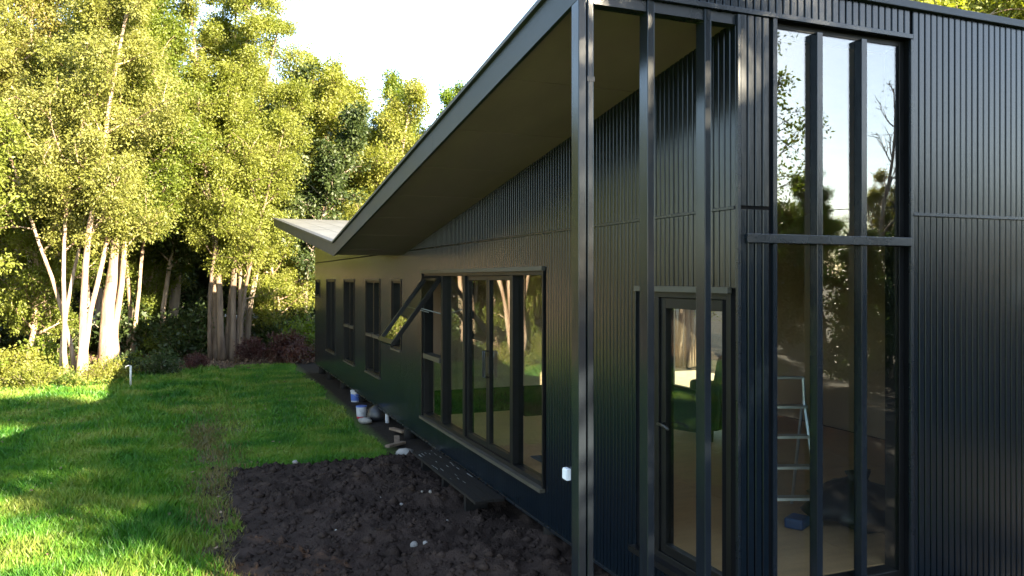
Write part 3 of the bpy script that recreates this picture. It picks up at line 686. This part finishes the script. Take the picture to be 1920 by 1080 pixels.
def rock(name, loc, s, seed, mat='stone', flat=0.7):
    rg = random.Random(seed); mb = MB(); n1, n2 = 7, 5
    mb.v = []
    for i in range(n2 + 1):
        ph = math.pi * i / n2
        for j in range(n1):
            t = 2 * math.pi * j / n1; q = s * rg.uniform(0.78, 1.15)
            mb.v.append((q * math.sin(ph) * math.cos(t), q * math.sin(ph) * math.sin(t) * 0.8, q * flat * math.cos(ph)))
    for i in range(n2):
        for j in range(n1):
            a = i * n1 + j; b = i * n1 + (j + 1) % n1; mb.f.append((a, a + n1, b + n1, b))
    o = mb.build(name, M[mat], None, smooth=True); o.location = loc; o.rotation_euler = (0, 0, rg.uniform(0, 6)); return o
tag(rock('flat_stone', (3.0, 11.95, 0.06), 0.17, 5, flat=0.4), 'flat pale stone at the far corner of the bare soil by the step', 'stone')
tag(rock('flat_stone', (2.98, 15.0, 0.05), 0.16, 9, flat=0.45), 'grey rounded stone in front of the paint bucket', 'stone')
pebs = [((1.32, 11.7), 0.045, 'small white pebble at the far edge of the bare soil'), ((2.03, 7.72), 0.05, 'larger of two pale pebbles in the foreground soil'), ((2.13, 7.66), 0.042, 'smaller of two pale pebbles side by side in the foreground soil')]
for i, ((x, y), s, lb) in enumerate(pebs):
    tag(rock('pebble', (x, y, float(dirt_z(np.array([x]), np.array([y]))[0]) + s * 0.2), s, 40 + i), lb, 'pebble', 'pebbles on the bare soil')
rg = random.Random(77)
for i in range(9):
    x = rg.uniform(1.0, 3.0); y = rg.uniform(7.0, 11.4); s = rg.uniform(0.015, 0.03)
    tag(rock('pebble', (x, y, float(dirt_z(np.array([x]), np.array([y]))[0]) + s * 0.2), s, 60 + i), 'tiny greyish pebble scattered on the dark bare soil', 'pebble', 'tiny pebbles on the bare soil')
# soil clods (uncountable)
rgn = np.random.default_rng(8); n = 5200
cx = rgn.uniform(0.0, 3.25, n); cyy = rgn.uniform(6.2, 12.2, n); kk = dirt_edge(cx, cyy) > -0.05 - rgn.exponential(0.10, n); cx = cx[kk]; cyy = cyy[kk]; n = len(cx)
cz = np.maximum(dirt_z(cx, cyy), gz(cx, cyy) + 0.01); s = rgn.exponential(0.014, n) + 0.007
octv = np.array([(1, 0, 0), (0, 1, 0), (-1, 0, 0), (0, -1, 0), (0, 0, 0.8), (0, 0, -0.8)]); octf = np.array([(0, 1, 4), (1, 2, 4), (2, 3, 4), (3, 0, 4), (1, 0, 5), (2, 1, 5), (3, 2, 5), (0, 3, 5)])
V = np.stack([cx, cyy, cz], -1)[:, None, :] + octv[None] * s[:, None, None] * rgn.uniform(0.6, 1.4, (n, 6, 1))
F = (octf[None] + 6 * np.arange(n)[:, None, None]).reshape(-1, 3)
tag(link('soil_clods', np_mesh('soil_clods', V.reshape(-1, 3), F, M['soil'])), 'crumbly dark soil clods strewn over the bare patch', 'soil', kind='stuff')
# timber offcuts thrown down at the wall foot
for i, (x, y, l, rz, lb) in enumerate(((3.12, 13.0, 0.7, 1.35, 'longer timber offcut lying at the wall foot beyond the step'), (3.0, 12.6, 0.45, 0.7, 'short timber offcut lying askew beyond the step'), (3.3, 13.7, 0.5, 1.8, 'timber offcut tucked under the wall near the slim bottle'))):
    o = MB().box(-l / 2, l / 2, -0.045, 0.045, 0, 0.04).build('timber_offcut', M['barkshaded'], None, bevel=0.004); o.location = (x, y, 0.03 + 0.012 * i); o.rotation_euler = (0, R(2), rz); tag(o, lb, 'offcut', 'offcuts at the wall foot')
# fallen leaves on the lawn (uncountable)
rgn = np.random.default_rng(31); n = 420
fx = rgn.uniform(-5, 2.8, n); fy = rgn.uniform(7, 25, n); kk = dirt_edge(fx, fy) < 0; fx = fx[kk]; fy = fy[kk]; n = len(fx)
az = rgn.uniform(0, 6.28, n); sz = rgn.uniform(0.018, 0.04, n); fz = gz(fx, fy) + rgn.uniform(0.05, 0.10, n)
dx = np.stack([np.cos(az), np.sin(az), rgn.uniform(-0.4, 0.4, n)], -1) * sz[:, None]; sx_ = np.stack([-np.sin(az), np.cos(az), rgn.uniform(-0.4, 0.4, n)], -1) * sz[:, None] * 0.5
P = np.stack([fx, fy, fz], -1); V = np.stack([P - dx, P + sx_, P + dx, P - sx_], 1).reshape(-1, 3)
tag(link('fallen_leaves', np_mesh('fallen_leaves', V, np.arange(n * 4).reshape(n, 4), M['leafB'])), 'small brown fallen leaves scattered over the lawn', 'leaves', kind='stuff')
# garden tap post
tp = empty('tap_post', (-1.55, 22.05, 0)); tag(tp, 'short pale pipe with a tap standing at the lawn edge', 'tap post')
MB().tube([(0, 0, -0.05), (0, 0, 0.56)], 0.028, 10).build('pipe', M['pvc'], tp, smooth=True)
MB().tube([(0, 0, 0.55), (-0.05, -0.03, 0.57), (-0.1, -0.06, 0.55), (-0.11, -0.065, 0.5)], 0.018, 8).build('tap', M['steel'], tp, smooth=True)
MB().lathe([(0.06, 0), (0.06, 0.03), (0.03, 0.05)], 12).build('collar', M['white'], tp)

# ------------------------------------------------------------------ things indoors, seen through the glass
ld = empty('step_ladder', (4.86, 5.62, FLOOR), R(-20)); tag(ld, 'folding aluminium step ladder standing indoors behind the tall window', 'ladder')
for sx in (-0.2, 0.2):
    MB().tube([(sx, -0.32, 0.0), (sx * 0.85, -0.02, 1.02)], 0.018, 6).build('front_rail', M['alu'], ld)
    MB().tube([(sx, 0.34, 0.0), (sx * 0.85, 0.02, 0.98)], 0.014, 6).build('rear_rail', M['alu'], ld)
    MB().tube([(sx * 0.85, -0.02, 1.02), (sx * 0.85, 0.0, 1.22)], 0.014, 6).build('grab_rail_leg', M['alu'], ld)
MB().tube([(-0.17, 0.0, 1.22), (0.17, 0.0, 1.22)], 0.014, 6).build('grab_rail', M['alu'], ld)
for i in range(4):
    z = 0.22 + i * 0.25; y = -0.32 + 0.3 * z / 1.02; MB().box(-0.18, 0.18, y - 0.05, y + 0.05, z - 0.012, z + 0.012).build('tread', M['alu'], ld)
# armchair under a green throw
ac = empty('armchair', (6.35, 9.0, FLOOR), R(205)); tag(ac, 'dark green draped armchair seen through the entrance door glass', 'armchair')
MB().box(-0.42, 0.42, -0.4, 0.4, 0.14, 0.45).build('seat', M['greencloth'], ac, bevel=0.05)
MB().hexa([(-0.42, 0.28, 0.14), (0.42, 0.28, 0.14), (0.42, 0.5, 0.14), (-0.42, 0.5, 0.14)], [(-0.36, 0.44, 1.12), (0.36, 0.44, 1.12), (0.34, 0.6, 1.12), (-0.34, 0.6, 1.12)]).build('backrest', M['greencloth'], ac, bevel=0.06)
for s in (-1, 1): MB().box(s * 0.5 - 0.09, s * 0.5 + 0.09, -0.42, 0.42, 0.12, 0.66).build('armrest', M['greencloth'], ac, bevel=0.05)
for sx in (-0.4, 0.4):
    for sy in (-0.33, 0.4): MB().tube([(sx, sy, 0), (sx, sy, 0.15)], [0.018, 0.028], 8).build('leg', M['darkwood'], ac)
# black rubbish sack with blue bits
sk = MB(); rg = random.Random(4)
prof = [(0.05, 0.0), (0.36, 0.01), (0.45, 0.08), (0.43, 0.16), (0.34, 0.24), (0.22, 0.30), (0.10, 0.33), (0.06, 0.37), (0.10, 0.41), (0.02, 0.42)]
sk.lathe(prof, 22); sk.v = [(x * rg.uniform(0.78, 1.2), y * rg.uniform(0.78, 1.2), max(0, z + rg.uniform(-0.035, 0.035)) if z > 0.005 else z) for x, y, z in sk.v]
rk = sk.build('rubbish_sack', M['blacksack'], None, smooth=True); rk.location = (5.35, 5.25, FLOOR); tag(rk, 'black rubbish sack on the floor behind the tall window', 'sack')
bl = MB().box(-0.1, 0.1, -0.08, 0.08, 0, 0.09).build('tool_case', M['blue'], None, bevel=0.02); bl.location = (4.72, 5.3, FLOOR); bl.rotation_euler = (0, 0, 0.5); tag(bl, 'small blue case on the floor beside the ladder indoors', 'case')
mt = MB().box(-0.3, 0.3, -0.45, 0.45, 0, 0.012).build('door_mat', M['mat'], None, bevel=0.004); mt.location = (3.95, 8.1, FLOOR + 0.002); tag(mt, 'grey mat lying on the floor just inside the glass doors', 'mat')

# ------------------------------------------------------------------ vegetation
def leaf_cloud(C, rad, n, size, rg, up=0.5, flat=0.75, droop=0.0):
    """C (k,3) clump centres -> leaf quads"""
    k = len(C); P = np.repeat(C, n, 0); m = len(P)
    g = rg.normal(size=(m, 3)); g *= (rg.uniform(0.25, 1, (m, 1)) ** 0.6) / np.maximum(np.linalg.norm(g, axis=1, keepdims=True), 1e-6)
    rr = np.repeat(np.atleast_1d(rad) * np.ones(k), n)[:, None]
    P = P + g * rr * np.array([1, 1, flat])
    d = g + rg.normal(size=(m, 3)) * 0.7; d[:, 2] -= droop; d /= np.linalg.norm(d, axis=1, keepdims=True)
    nn = rg.normal(size=(m, 3)); nn[:, 2] += up
    s = np.cross(d, nn); s /= np.maximum(np.linalg.norm(s, axis=1, keepdims=True), 1e-6)
    L_ = size * rg.uniform(0.65, 1.35, (m, 1)); W_ = L_ * 0.24
    nrm = np.cross(s, d)
    V = np.stack([P, P + d * L_ * 0.5 + s * W_ + nrm * L_ * 0.06, P + d * L_, P + d * L_ * 0.5 - s * W_ + nrm * L_ * 0.06], 1).reshape(-1, 3)
    return V, np.arange(m * 4).reshape(m, 4)
def curve(p, d, L_, n, rg, bend=0.15, up=0.0):
    pts = [np.array(p, float)]; d = np.array(d, float); d /= np.linalg.norm(d)
    for i in range(n):
        d = d + rg.normal(size=3) * bend; d[2] += up; d /= np.linalg.norm(d)
        pts.append(pts[-1] + d * L_ / n)
    return pts
def make_tree(seed, stems, crown_frac=0.35, nl=13, spread=2.2, nsub=6, nclump=3, per=26, leaf=0.12, crad=0.34, bark='bark', leafm='leafY', upang=0.7, bare=0, top_taper=0.75, droop=0.35, wob=0.07):
    """stems: list of (dx, dy, leanx, leany, height, radius) -> (trunk mesh, crown mesh)"""
    rg = np.random.default_rng(seed); tb = MB(); C = []; Rd = []
    for (dx, dy, lx, ly, H_, r0) in stems:
        n = 12; pts = [np.array([dx, dy, -0.15])]; d = np.array([lx, ly, 1.0])
        for i in range(n):
            d = d + np.array([rg.normal() * wob, rg.normal() * wob, 0.02]); d /= np.linalg.norm(d); pts.append(pts[-1] + d * (H_ + 0.15) / n)
        rad = [r0 * (1.25 if i == 0 else 1.0) * (1 - 0.86 * (i / n) ** 0.9) for i in range(n + 1)]
        tb.tube(pts, rad, 9)
        for q in range(nl):
            f = crown_frac + (1 - crown_frac) * ((q + rg.uniform(0, 0.9)) / nl); f = min(f, 0.985)
            t = f * n; i = int(t); p = pts[i] + (pts[i + 1] - pts[i]) * (t - i)
            az = q * 2.4 + rg.uniform(-0.6, 0.6); e = upang * rg.uniform(0.5, 1.25)
            rel = (f - crown_frac) / (1 - crown_frac)
            L_ = spread * (1 - top_taper * rel ** 1.4) * rg.uniform(0.6, 1.2) * (0.7 + 0.3 * min(1, rel * 4))
            ld_ = (math.cos(az) * math.cos(e), math.sin(az) * math.cos(e), math.sin(e))
            lp = curve(p, ld_, L_, 5, rg, 0.16, 0.04); rr = max(rad[min(i, n)] * 0.5, 0.028)
            tb.tube(lp, [max(rr * (1 - 0.16 * j), 0.008) for j in range(6)], 5, False)
            for sidx in range(nsub):
                u = 0.25 + 0.75 * (sidx + rg.uniform(0, 1)) / nsub; ii = min(int(u * 5), 4); sp_ = lp[ii] + (lp[ii + 1] - lp[ii]) * (u * 5 - ii)
                sd_ = np.array(ld_) + rg.normal(size=3) * 0.75; sd_[2] += 0.15
                sl = L_ * 0.42 * rg.uniform(0.5, 1.2)
                spn = curve(sp_, sd_, sl, 3, rg, 0.2, 0.05)
                tb.tube(spn, [0.02, 0.015, 0.010, 0.005], 3, False)
                for c in range(nclump):
                    v = 0.35 + 0.65 * (c + 1) / nclump; jj = min(int(v * 3), 2); C.append(spn[jj] + (spn[jj + 1] - spn[jj]) * (v * 3 - jj) + rg.normal(size=3) * 0.08); Rd.append(crad * rg.uniform(0.6, 1.25))
    V, F = leaf_cloud(np.array(C), np.array(Rd), per, leaf, rg, 0.6, 0.8, droop)
    return tb.mesh('trunk', M[bark], True), np_mesh('crown', V, F, M[leafm])
def place_tree(meshes, name, loc, rz=0, sc=1.0, label='', group=None, cat='tree'):
    t = empty(name, loc, rz); t.scale = (sc, sc, sc); tag(t, label, cat, group)
    link('trunk', meshes[0], t); link('crown', meshes[1], t); return t

# left clump of pale stems (in the sun)
rgA = random.Random(2)
tA = make_tree(11, [(-0.22, 0.1, -0.10, 0.03, 11.5, 0.068), (-0.38, 0.3, -0.14, 0.05, 12.0, 0.06), (0.06, 0.0, -0.01, 0.02, 13.0, 0.105), (0.2, 0.1, 0.015, 0.02, 12.0, 0.08), (-0.05, 0.45, -0.06, 0.1, 12.0, 0.065)],
               0.30, 17, 2.3, 7, 4, 80, 0.078, 0.38, 'bark', 'leafO')
place_tree(tA, 'tree', (-2.95, 23.6, 0), 0, 1, 'clump of slender sunlit pale trunks at the left edge of the lawn')
tB = make_tree(12, [(0, 0, -0.02, 0.0, 13.0, 0.30), (0.03, 0.05, 0.07, 0.05, 11.0, 0.11)], 0.33, 30, 3.0, 9, 5, 62, 0.085, 0.42, 'bark', 'leafG')
place_tree(tB, 'tree', (-2.5, 27.1, 0), 0, 1, 'tree with one thick smooth sunlit trunk behind the slender clump')
tC = make_tree(13, [(-0.42, 0, -0.11, 0.0, 12.5, 0.075), (-0.25, 0.2, -0.05, 0.03, 13.5, 0.10), (-0.05, -0.15, -0.03, -0.03, 13.8, 0.125), (0.3, 0.05, 0.01, 0.0, 13.6, 0.125), (0.42, 0.2, 0.055, 0.03, 11.4, 0.10), (0.5, 0.0, 0.10, 0.0, 9.6, 0.075), (0.1, 0.4, 0.02, 0.08, 13.5, 0.11)],
               0.22, 19, 1.95, 7, 4, 62, 0.08, 0.38, 'barkshaded', 'leafY', wob=0.042)
place_tree(tC, 'tree', (0.85, 28.4, 0), 0, 1, 'big yellow green tree with a fan of trunks at the end of the lawn')
# trees behind the house end, crowns above the roof
tD = make_tree(14, [(-0.5, 0, -0.12, 0, 10.5, 0.12), (0, 0.1, 0.02, 0, 11.5, 0.15), (0.4, 0, 0.14, 0.02, 10.8, 0.13), (0.8, 0.3, 0.22, 0.0, 10, 0.11)], 0.33, 17, 2.5, 7, 4, 46, 0.11, 0.4, 'bark', 'leafY')
place_tree(tD, 'tree', (5.3, 32.3, 0), 0.3, 1, 'sunlit tree with pale forked trunks showing above the far roof tip')
place_tree(tD, 'tree', (3.5, 33.4, 0), 1.2, 1.08, 'sunlit tree just right of the big yellow green crown')
tE = make_tree(15, [(0, 0, 0.02, 0, 13, 0.2)], 0.2, 34, 2.2, 7, 4, 26, 0.15, 0.38, 'barkdark', 'leafG', 0.55)
place_tree(tE, 'tree', (10.3, 38.0, 0), 0, 1.0, 'pointed green tree rising above the slanting roof edge')
place_tree(tE, 'tree', (13.4, 40.0, 0), 2, 0.96, 'small tree top just showing over the middle of the slanting roof edge')
place_tree(tD, 'tree', (7.6, 35.0, 0), 2.1, 0.92, 'pale bushy tree between the forked trunks and the pointed tree')
# left trees behind
tF = make_tree(16, [(0, 0, -0.05, 0, 14, 0.2), (0.3, 0.2, 0.08, 0.02, 13, 0.16), (-0.3, 0.1, -0.14, 0, 12.5, 0.15)], 0.30, 20, 2.9, 8, 4, 54, 0.095, 0.42, 'bark', 'leafO', 0.8)
place_tree(tF, 'tree', (-6.6, 27.0, 0), 0, 1, 'olive leaved tree with many pale branches at the far left')
place_tree(tF, 'tree', (-5.0, 31.0, 0), 2.5, 1.06, 'tall olive tree behind the slender clump')
place_tree(tE, 'tree', (-1.0, 33.0, 0), 2.2, 1.1, 'bright green tree between the thick trunk and the fan of trunks')
tG = make_tree(17, [(0, 0, 0.10, -0.02, 8.0, 0.12), (0.1, 0.1, 0.2, 0.06, 6.5, 0.09)], 0.14, 24, 1.9, 7, 4, 36, 0.09, 0.3, 'bark', 'leafY')
place_tree(tG, 'tree', (-6.3, 21.0, 0), 0, 1, 'nearest leafy tree whose branches hang in at the left picture edge')

for i, (x, y, sc_, lb) in enumerate(((-4.7, 27.2, 0.9, 'young leafy tree filling the gap left of the thick trunk'), (-1.6, 31.8, 0.85, 'young leafy tree in the gap behind the half lit shrub'), (2.9, 31.0, 0.9, 'young leafy tree right of the fan of trunks'), (-8.2, 24.6, 1.0, 'young leafy tree beyond the left picture edge'))):
    place_tree(tG, 'tree', (x, y, 0), 1.0 + 1.7 * i, sc_, lb)
for i, (x, y, sc_, lb) in enumerate(((-8.6, 17.0, 0.95, 'leafy tree left of the lawn outside the view'), (-9.4, 12.6, 1.05, 'leafy tree far left of the bare soil outside the view'))):
    place_tree(tG, 'tree', (x, y, 0), 2.0 + 1.3 * i, sc_, lb)
# forest behind
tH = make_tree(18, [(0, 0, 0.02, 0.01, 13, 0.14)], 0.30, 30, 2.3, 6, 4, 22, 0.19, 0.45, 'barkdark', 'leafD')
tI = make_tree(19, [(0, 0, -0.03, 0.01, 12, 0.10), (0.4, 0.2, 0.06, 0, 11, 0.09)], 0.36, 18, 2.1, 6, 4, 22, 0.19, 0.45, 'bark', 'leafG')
rg = random.Random(21); spots = []
for row, (yy, n, x0, x1) in enumerate(((31.5, 8, -11, 4.5), (36, 11, -15, 9), (42, 14, -20, 17), (48, 16, -26, 27))):
    for i in range(n):
        spots.append((x0 + (x1 - x0) * (i + rg.uniform(0.1, 0.9)) / n, yy + rg.uniform(-1.5, 1.5), row))
for i, (x, y, row) in enumerate(spots):
    k = rg.random() < 0.55
    hgt = (0.86, 0.92, 1.0, 1.05)[row] * rg.uniform(0.85, 1.05)
    if x > 3.0: hgt *= 0.8
    place_tree(tH if k else tI, 'forest_tree', (x, y, 0), rg.uniform(0, 6.28), hgt, 'dark leaved forest tree with a single thin trunk in the shaded wood' if k else 'pale stemmed forest tree with twin thin trunks in the shaded wood', 'trees of the wood behind the lawn')
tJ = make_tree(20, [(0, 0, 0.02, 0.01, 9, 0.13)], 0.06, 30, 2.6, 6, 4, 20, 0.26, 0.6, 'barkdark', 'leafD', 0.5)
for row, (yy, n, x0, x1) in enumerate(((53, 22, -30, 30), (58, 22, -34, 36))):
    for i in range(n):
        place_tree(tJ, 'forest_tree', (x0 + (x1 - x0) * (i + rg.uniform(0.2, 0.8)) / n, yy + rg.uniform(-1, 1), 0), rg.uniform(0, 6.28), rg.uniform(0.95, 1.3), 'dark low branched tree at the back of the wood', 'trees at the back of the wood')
# right side beyond the house
for i, (x, y, sc_, m_) in enumerate(((17, 14.5, 1.25, tD), (21, 17, 1.25, tF), (22.5, 12.5, 1.25, tB), (19, 22, 1.2, tI), (15.5, 26, 1.0, tB), (14.3, 21.0, 0.8, tC), (25, 16, 1.35, tH))):
    place_tree(m_, 'tree', (x, y, 0), i * 1.3, sc_, ['tree with pale branches showing above the right roof edge', 'olive crown behind the right roof edge', 'green crown at the far right above the roof', 'thin tree beyond the house on the right side', 'round green tree beyond the rear deck', 'yellow green tree seen through the rear window', 'dark tree deep in the wood right of the house'][i])
# behind the camera: they shade the front of the house and stand mirrored in its glass
tL = make_tree(24, [(0, 0, 0.02, 0, 9.5, 0.13), (0.2, 0, 0.15, 0.05, 8, 0.08)], 0.3, 16, 2.4, 6, 2, 1, 0.08, 0.2, 'barkdark', 'leafD', 0.9)
place_tree(tL, 'bare_tree', (21.6, -12.0, 0), 0.5, 1.0, 'nearly leafless tree mirrored in the right pane of the tall window')
tM = make_tree(25, [(-0.4, 0, -0.1, 0, 11, 0.12), (0.2, 0.1, 0.05, 0, 12, 0.14), (0.6, 0, 0.16, 0.02, 10.5, 0.11)], 0.3, 15, 2.4, 6, 3, 20, 0.11, 0.34, 'bark', 'leafG')
tK = make_tree(23, [(0, 0, 0.0, 0.0, 13, 0.16)], 0.12, 44, 1.55, 6, 4, 20, 0.15, 0.36, 'barkdark', 'leafD', 0.7, top_taper=0.55)
place_tree(tK, 'tree', (8.59, -4.68, 0), 3.64, 1.0, 'narrow dark tree closest to the lawn behind the viewpoint')
for i, (x, y, sc_, m_, lb) in enumerate(((9.95, -6.7, 1.06, tK, 'narrow dark tree nearest behind the viewpoint shading the front wall'), (11.0, -9.1, 1.05, tK, 'narrow dark tree second from the lawn side behind the viewpoint'),
        (14.2, -11.0, 1.08, tM, 'tall pale branched stemmed tree mirrored at the left of the tall window'),
        (24, -17, 0.55, tB, 'low green tree mirrored in the middle pane'), (28, -17.5, 0.52, tF, 'low olive tree mirrored in the right pane'), (20.5, -18, 0.60, tC, 'low yellow green tree mirrored in the left pane'), (31, -19, 0.56, tG, 'leafy small tree mirrored in the tall window'),
        (35, -22, 0.7, tB, 'far green tree mirrored in the tall window'))):
    place_tree(m_, 'tree', (x, y, 0), i * 0.9 + 0.4, sc_, lb)
for i in range(16):
    place_tree(tJ, 'hedge_tree', (12.6 + 1.75 * i, -8.6 - 0.9 * math.sin(i * 2.1) + 0.25 * i, 0), i * 1.3 + 0.5, 0.47 + 0.06 * math.sin(i * 1.9), 'dark bushy low tree in the nearer mirrored row', 'nearer row of low trees behind the viewpoint')
for i in range(22):
    t = i / 21
    place_tree(tJ, 'hedge_tree', (6 + 34 * t, -19 - 2.5 * math.sin(i * 1.7) + 8 * max(0, t - 0.55), 0), i * 1.9, 0.6 + 0.12 * math.sin(i * 2.3), 'dark low tree in the mirrored row behind the viewpoint', 'row of low trees behind the viewpoint')

# shrubs
def make_shrub(seed, r_, h_, nst, per, leaf, leafm, crad=0.2):
    rg = np.random.default_rng(seed); tb = MB(); C = []; Rd = []
    for i in range(nst):
        az = rg.uniform(0, 6.28); o_ = rg.uniform(0.2, 1) * r_; tip = np.array([math.cos(az) * o_, math.sin(az) * o_, h_ * rg.uniform(0.45, 1.0) * (1.1 - 0.45 * o_ / r_)])
        b = np.array([math.cos(az) * o_ * 0.25, math.sin(az) * o_ * 0.25, -0.05]); pts = [b, b + (tip - b) * 0.5 + rg.normal(size=3) * 0.06, tip]
        tb.tube(pts, [0.014, 0.009, 0.004], 4, False)
        for u in (0.35, 0.55, 0.75, 0.9, 1.0): C.append(b + (tip - b) * u + rg.normal(size=3) * 0.07); Rd.append(crad * rg.uniform(0.6, 1.2))
    V, F = leaf_cloud(np.array(C), np.array(Rd), per, leaf, rg, 0.7, 0.8)
    V[:, 2] = np.maximum(V[:, 2], 0.0)
    return tb.mesh('stems', M['barkdark'], True), np_mesh('foliage', V, F, M[leafm])
def place_shrub(ms, name, loc, rz, sc, label, group=None):
    t = empty(name, loc, rz); t.scale = (sc, sc, sc); tag(t, label, 'shrub', group); link('stems', ms[0], t); link('foliage', ms[1], t); return t
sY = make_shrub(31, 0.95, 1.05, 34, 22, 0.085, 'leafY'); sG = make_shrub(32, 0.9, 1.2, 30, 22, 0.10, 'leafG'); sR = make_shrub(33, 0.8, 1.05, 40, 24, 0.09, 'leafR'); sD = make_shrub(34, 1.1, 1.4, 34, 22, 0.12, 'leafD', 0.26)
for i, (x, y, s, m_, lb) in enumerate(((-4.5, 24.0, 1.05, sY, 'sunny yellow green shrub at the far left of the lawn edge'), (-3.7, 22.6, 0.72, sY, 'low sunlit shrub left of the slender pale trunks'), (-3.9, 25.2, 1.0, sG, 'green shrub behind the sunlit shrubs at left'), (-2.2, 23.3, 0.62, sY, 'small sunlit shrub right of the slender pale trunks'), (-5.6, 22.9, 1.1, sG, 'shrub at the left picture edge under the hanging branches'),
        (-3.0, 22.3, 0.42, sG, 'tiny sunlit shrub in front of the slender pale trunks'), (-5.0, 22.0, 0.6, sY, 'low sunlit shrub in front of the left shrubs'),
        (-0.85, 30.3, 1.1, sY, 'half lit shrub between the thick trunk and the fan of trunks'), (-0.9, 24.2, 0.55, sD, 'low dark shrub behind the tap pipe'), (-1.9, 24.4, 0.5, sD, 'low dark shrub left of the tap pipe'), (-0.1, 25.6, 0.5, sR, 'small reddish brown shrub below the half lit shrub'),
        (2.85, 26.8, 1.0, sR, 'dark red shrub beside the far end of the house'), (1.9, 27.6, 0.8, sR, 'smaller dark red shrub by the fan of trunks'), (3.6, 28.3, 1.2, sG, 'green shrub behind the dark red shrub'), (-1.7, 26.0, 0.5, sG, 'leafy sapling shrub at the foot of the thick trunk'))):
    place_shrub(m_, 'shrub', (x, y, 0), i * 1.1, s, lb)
rg = random.Random(9)
for i in range(34):
    x = rg.uniform(-13, 8); y = rg.uniform(29.5, 40); 
    if x > 3 and y < 30: continue
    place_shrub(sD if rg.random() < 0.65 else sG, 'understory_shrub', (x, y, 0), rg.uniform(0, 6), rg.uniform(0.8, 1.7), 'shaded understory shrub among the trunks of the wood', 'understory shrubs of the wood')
# sunlit weeds at the foot of the left trees, litter under the trees
rgn = np.random.default_rng(14); n = 420
x = rgn.uniform(-6.5, -1.6, n); y = rgn.uniform(21.6, 25, n); k = (y > 21.3 + 0.5 * (x + 3.5) ** 2 * 0.1 + 0.6 * vnoise(x, y, 61, 1)); C = np.stack([x[k], y[k], rgn.exponential(0.16, k.sum()) + 0.03], -1)
V, F = leaf_cloud(C, 0.17, 16, 0.07, rgn, 0.8, 0.8); V[:, 2] = np.maximum(V[:, 2], 0.005)
tag(link('ground_cover', np_mesh('ground_cover', V, F, M['leafY'])), 'sunlit low weeds along the left edge of the lawn', 'weeds', kind='stuff')
n = 26000; x = rgn.uniform(-12, 6, n); y = rgn.uniform(23.5, 36, n); k = (y - 0.35 * x + 3.0 * vnoise(x, y, 41, 0.6)) > 26.8; x = x[k]; y = y[k]
C = np.stack([x, y, gz(x, y) + 0.02], -1); V, F = leaf_cloud(C, 0.03, 1, 0.10, rgn, 2.0, 0.2)
tag(link('leaf_litter', np_mesh('leaf_litter', V, F, M['leafB'])), 'brown fallen leaves under the trees', 'leaf litter', kind='stuff')

# overhead cable mirrored in the tall window
for i, (x, y) in enumerate(((34, -9.5), (13.5, -28.0))):
    tag(MB().tube([(x, y, -0.2), (x, y, 6.2)], [0.11, 0.08], 10).build('cable_pole', M['barkdark'], None, smooth=True), ['nearer wooden pole carrying the overhead cable', 'farther wooden pole carrying the overhead cable'][i], 'pole')
pts = [(34 + (13.5 - 34) * t, -9.5 + (-28 + 9.5) * t, 6.1 - 1.6 * t * (1 - t)) for t in np.linspace(0, 1, 17)]
tag(MB().tube(pts, 0.018, 5).build('overhead_cable', M['cable'], None), 'thin overhead cable mirrored across the tall window', 'cable')
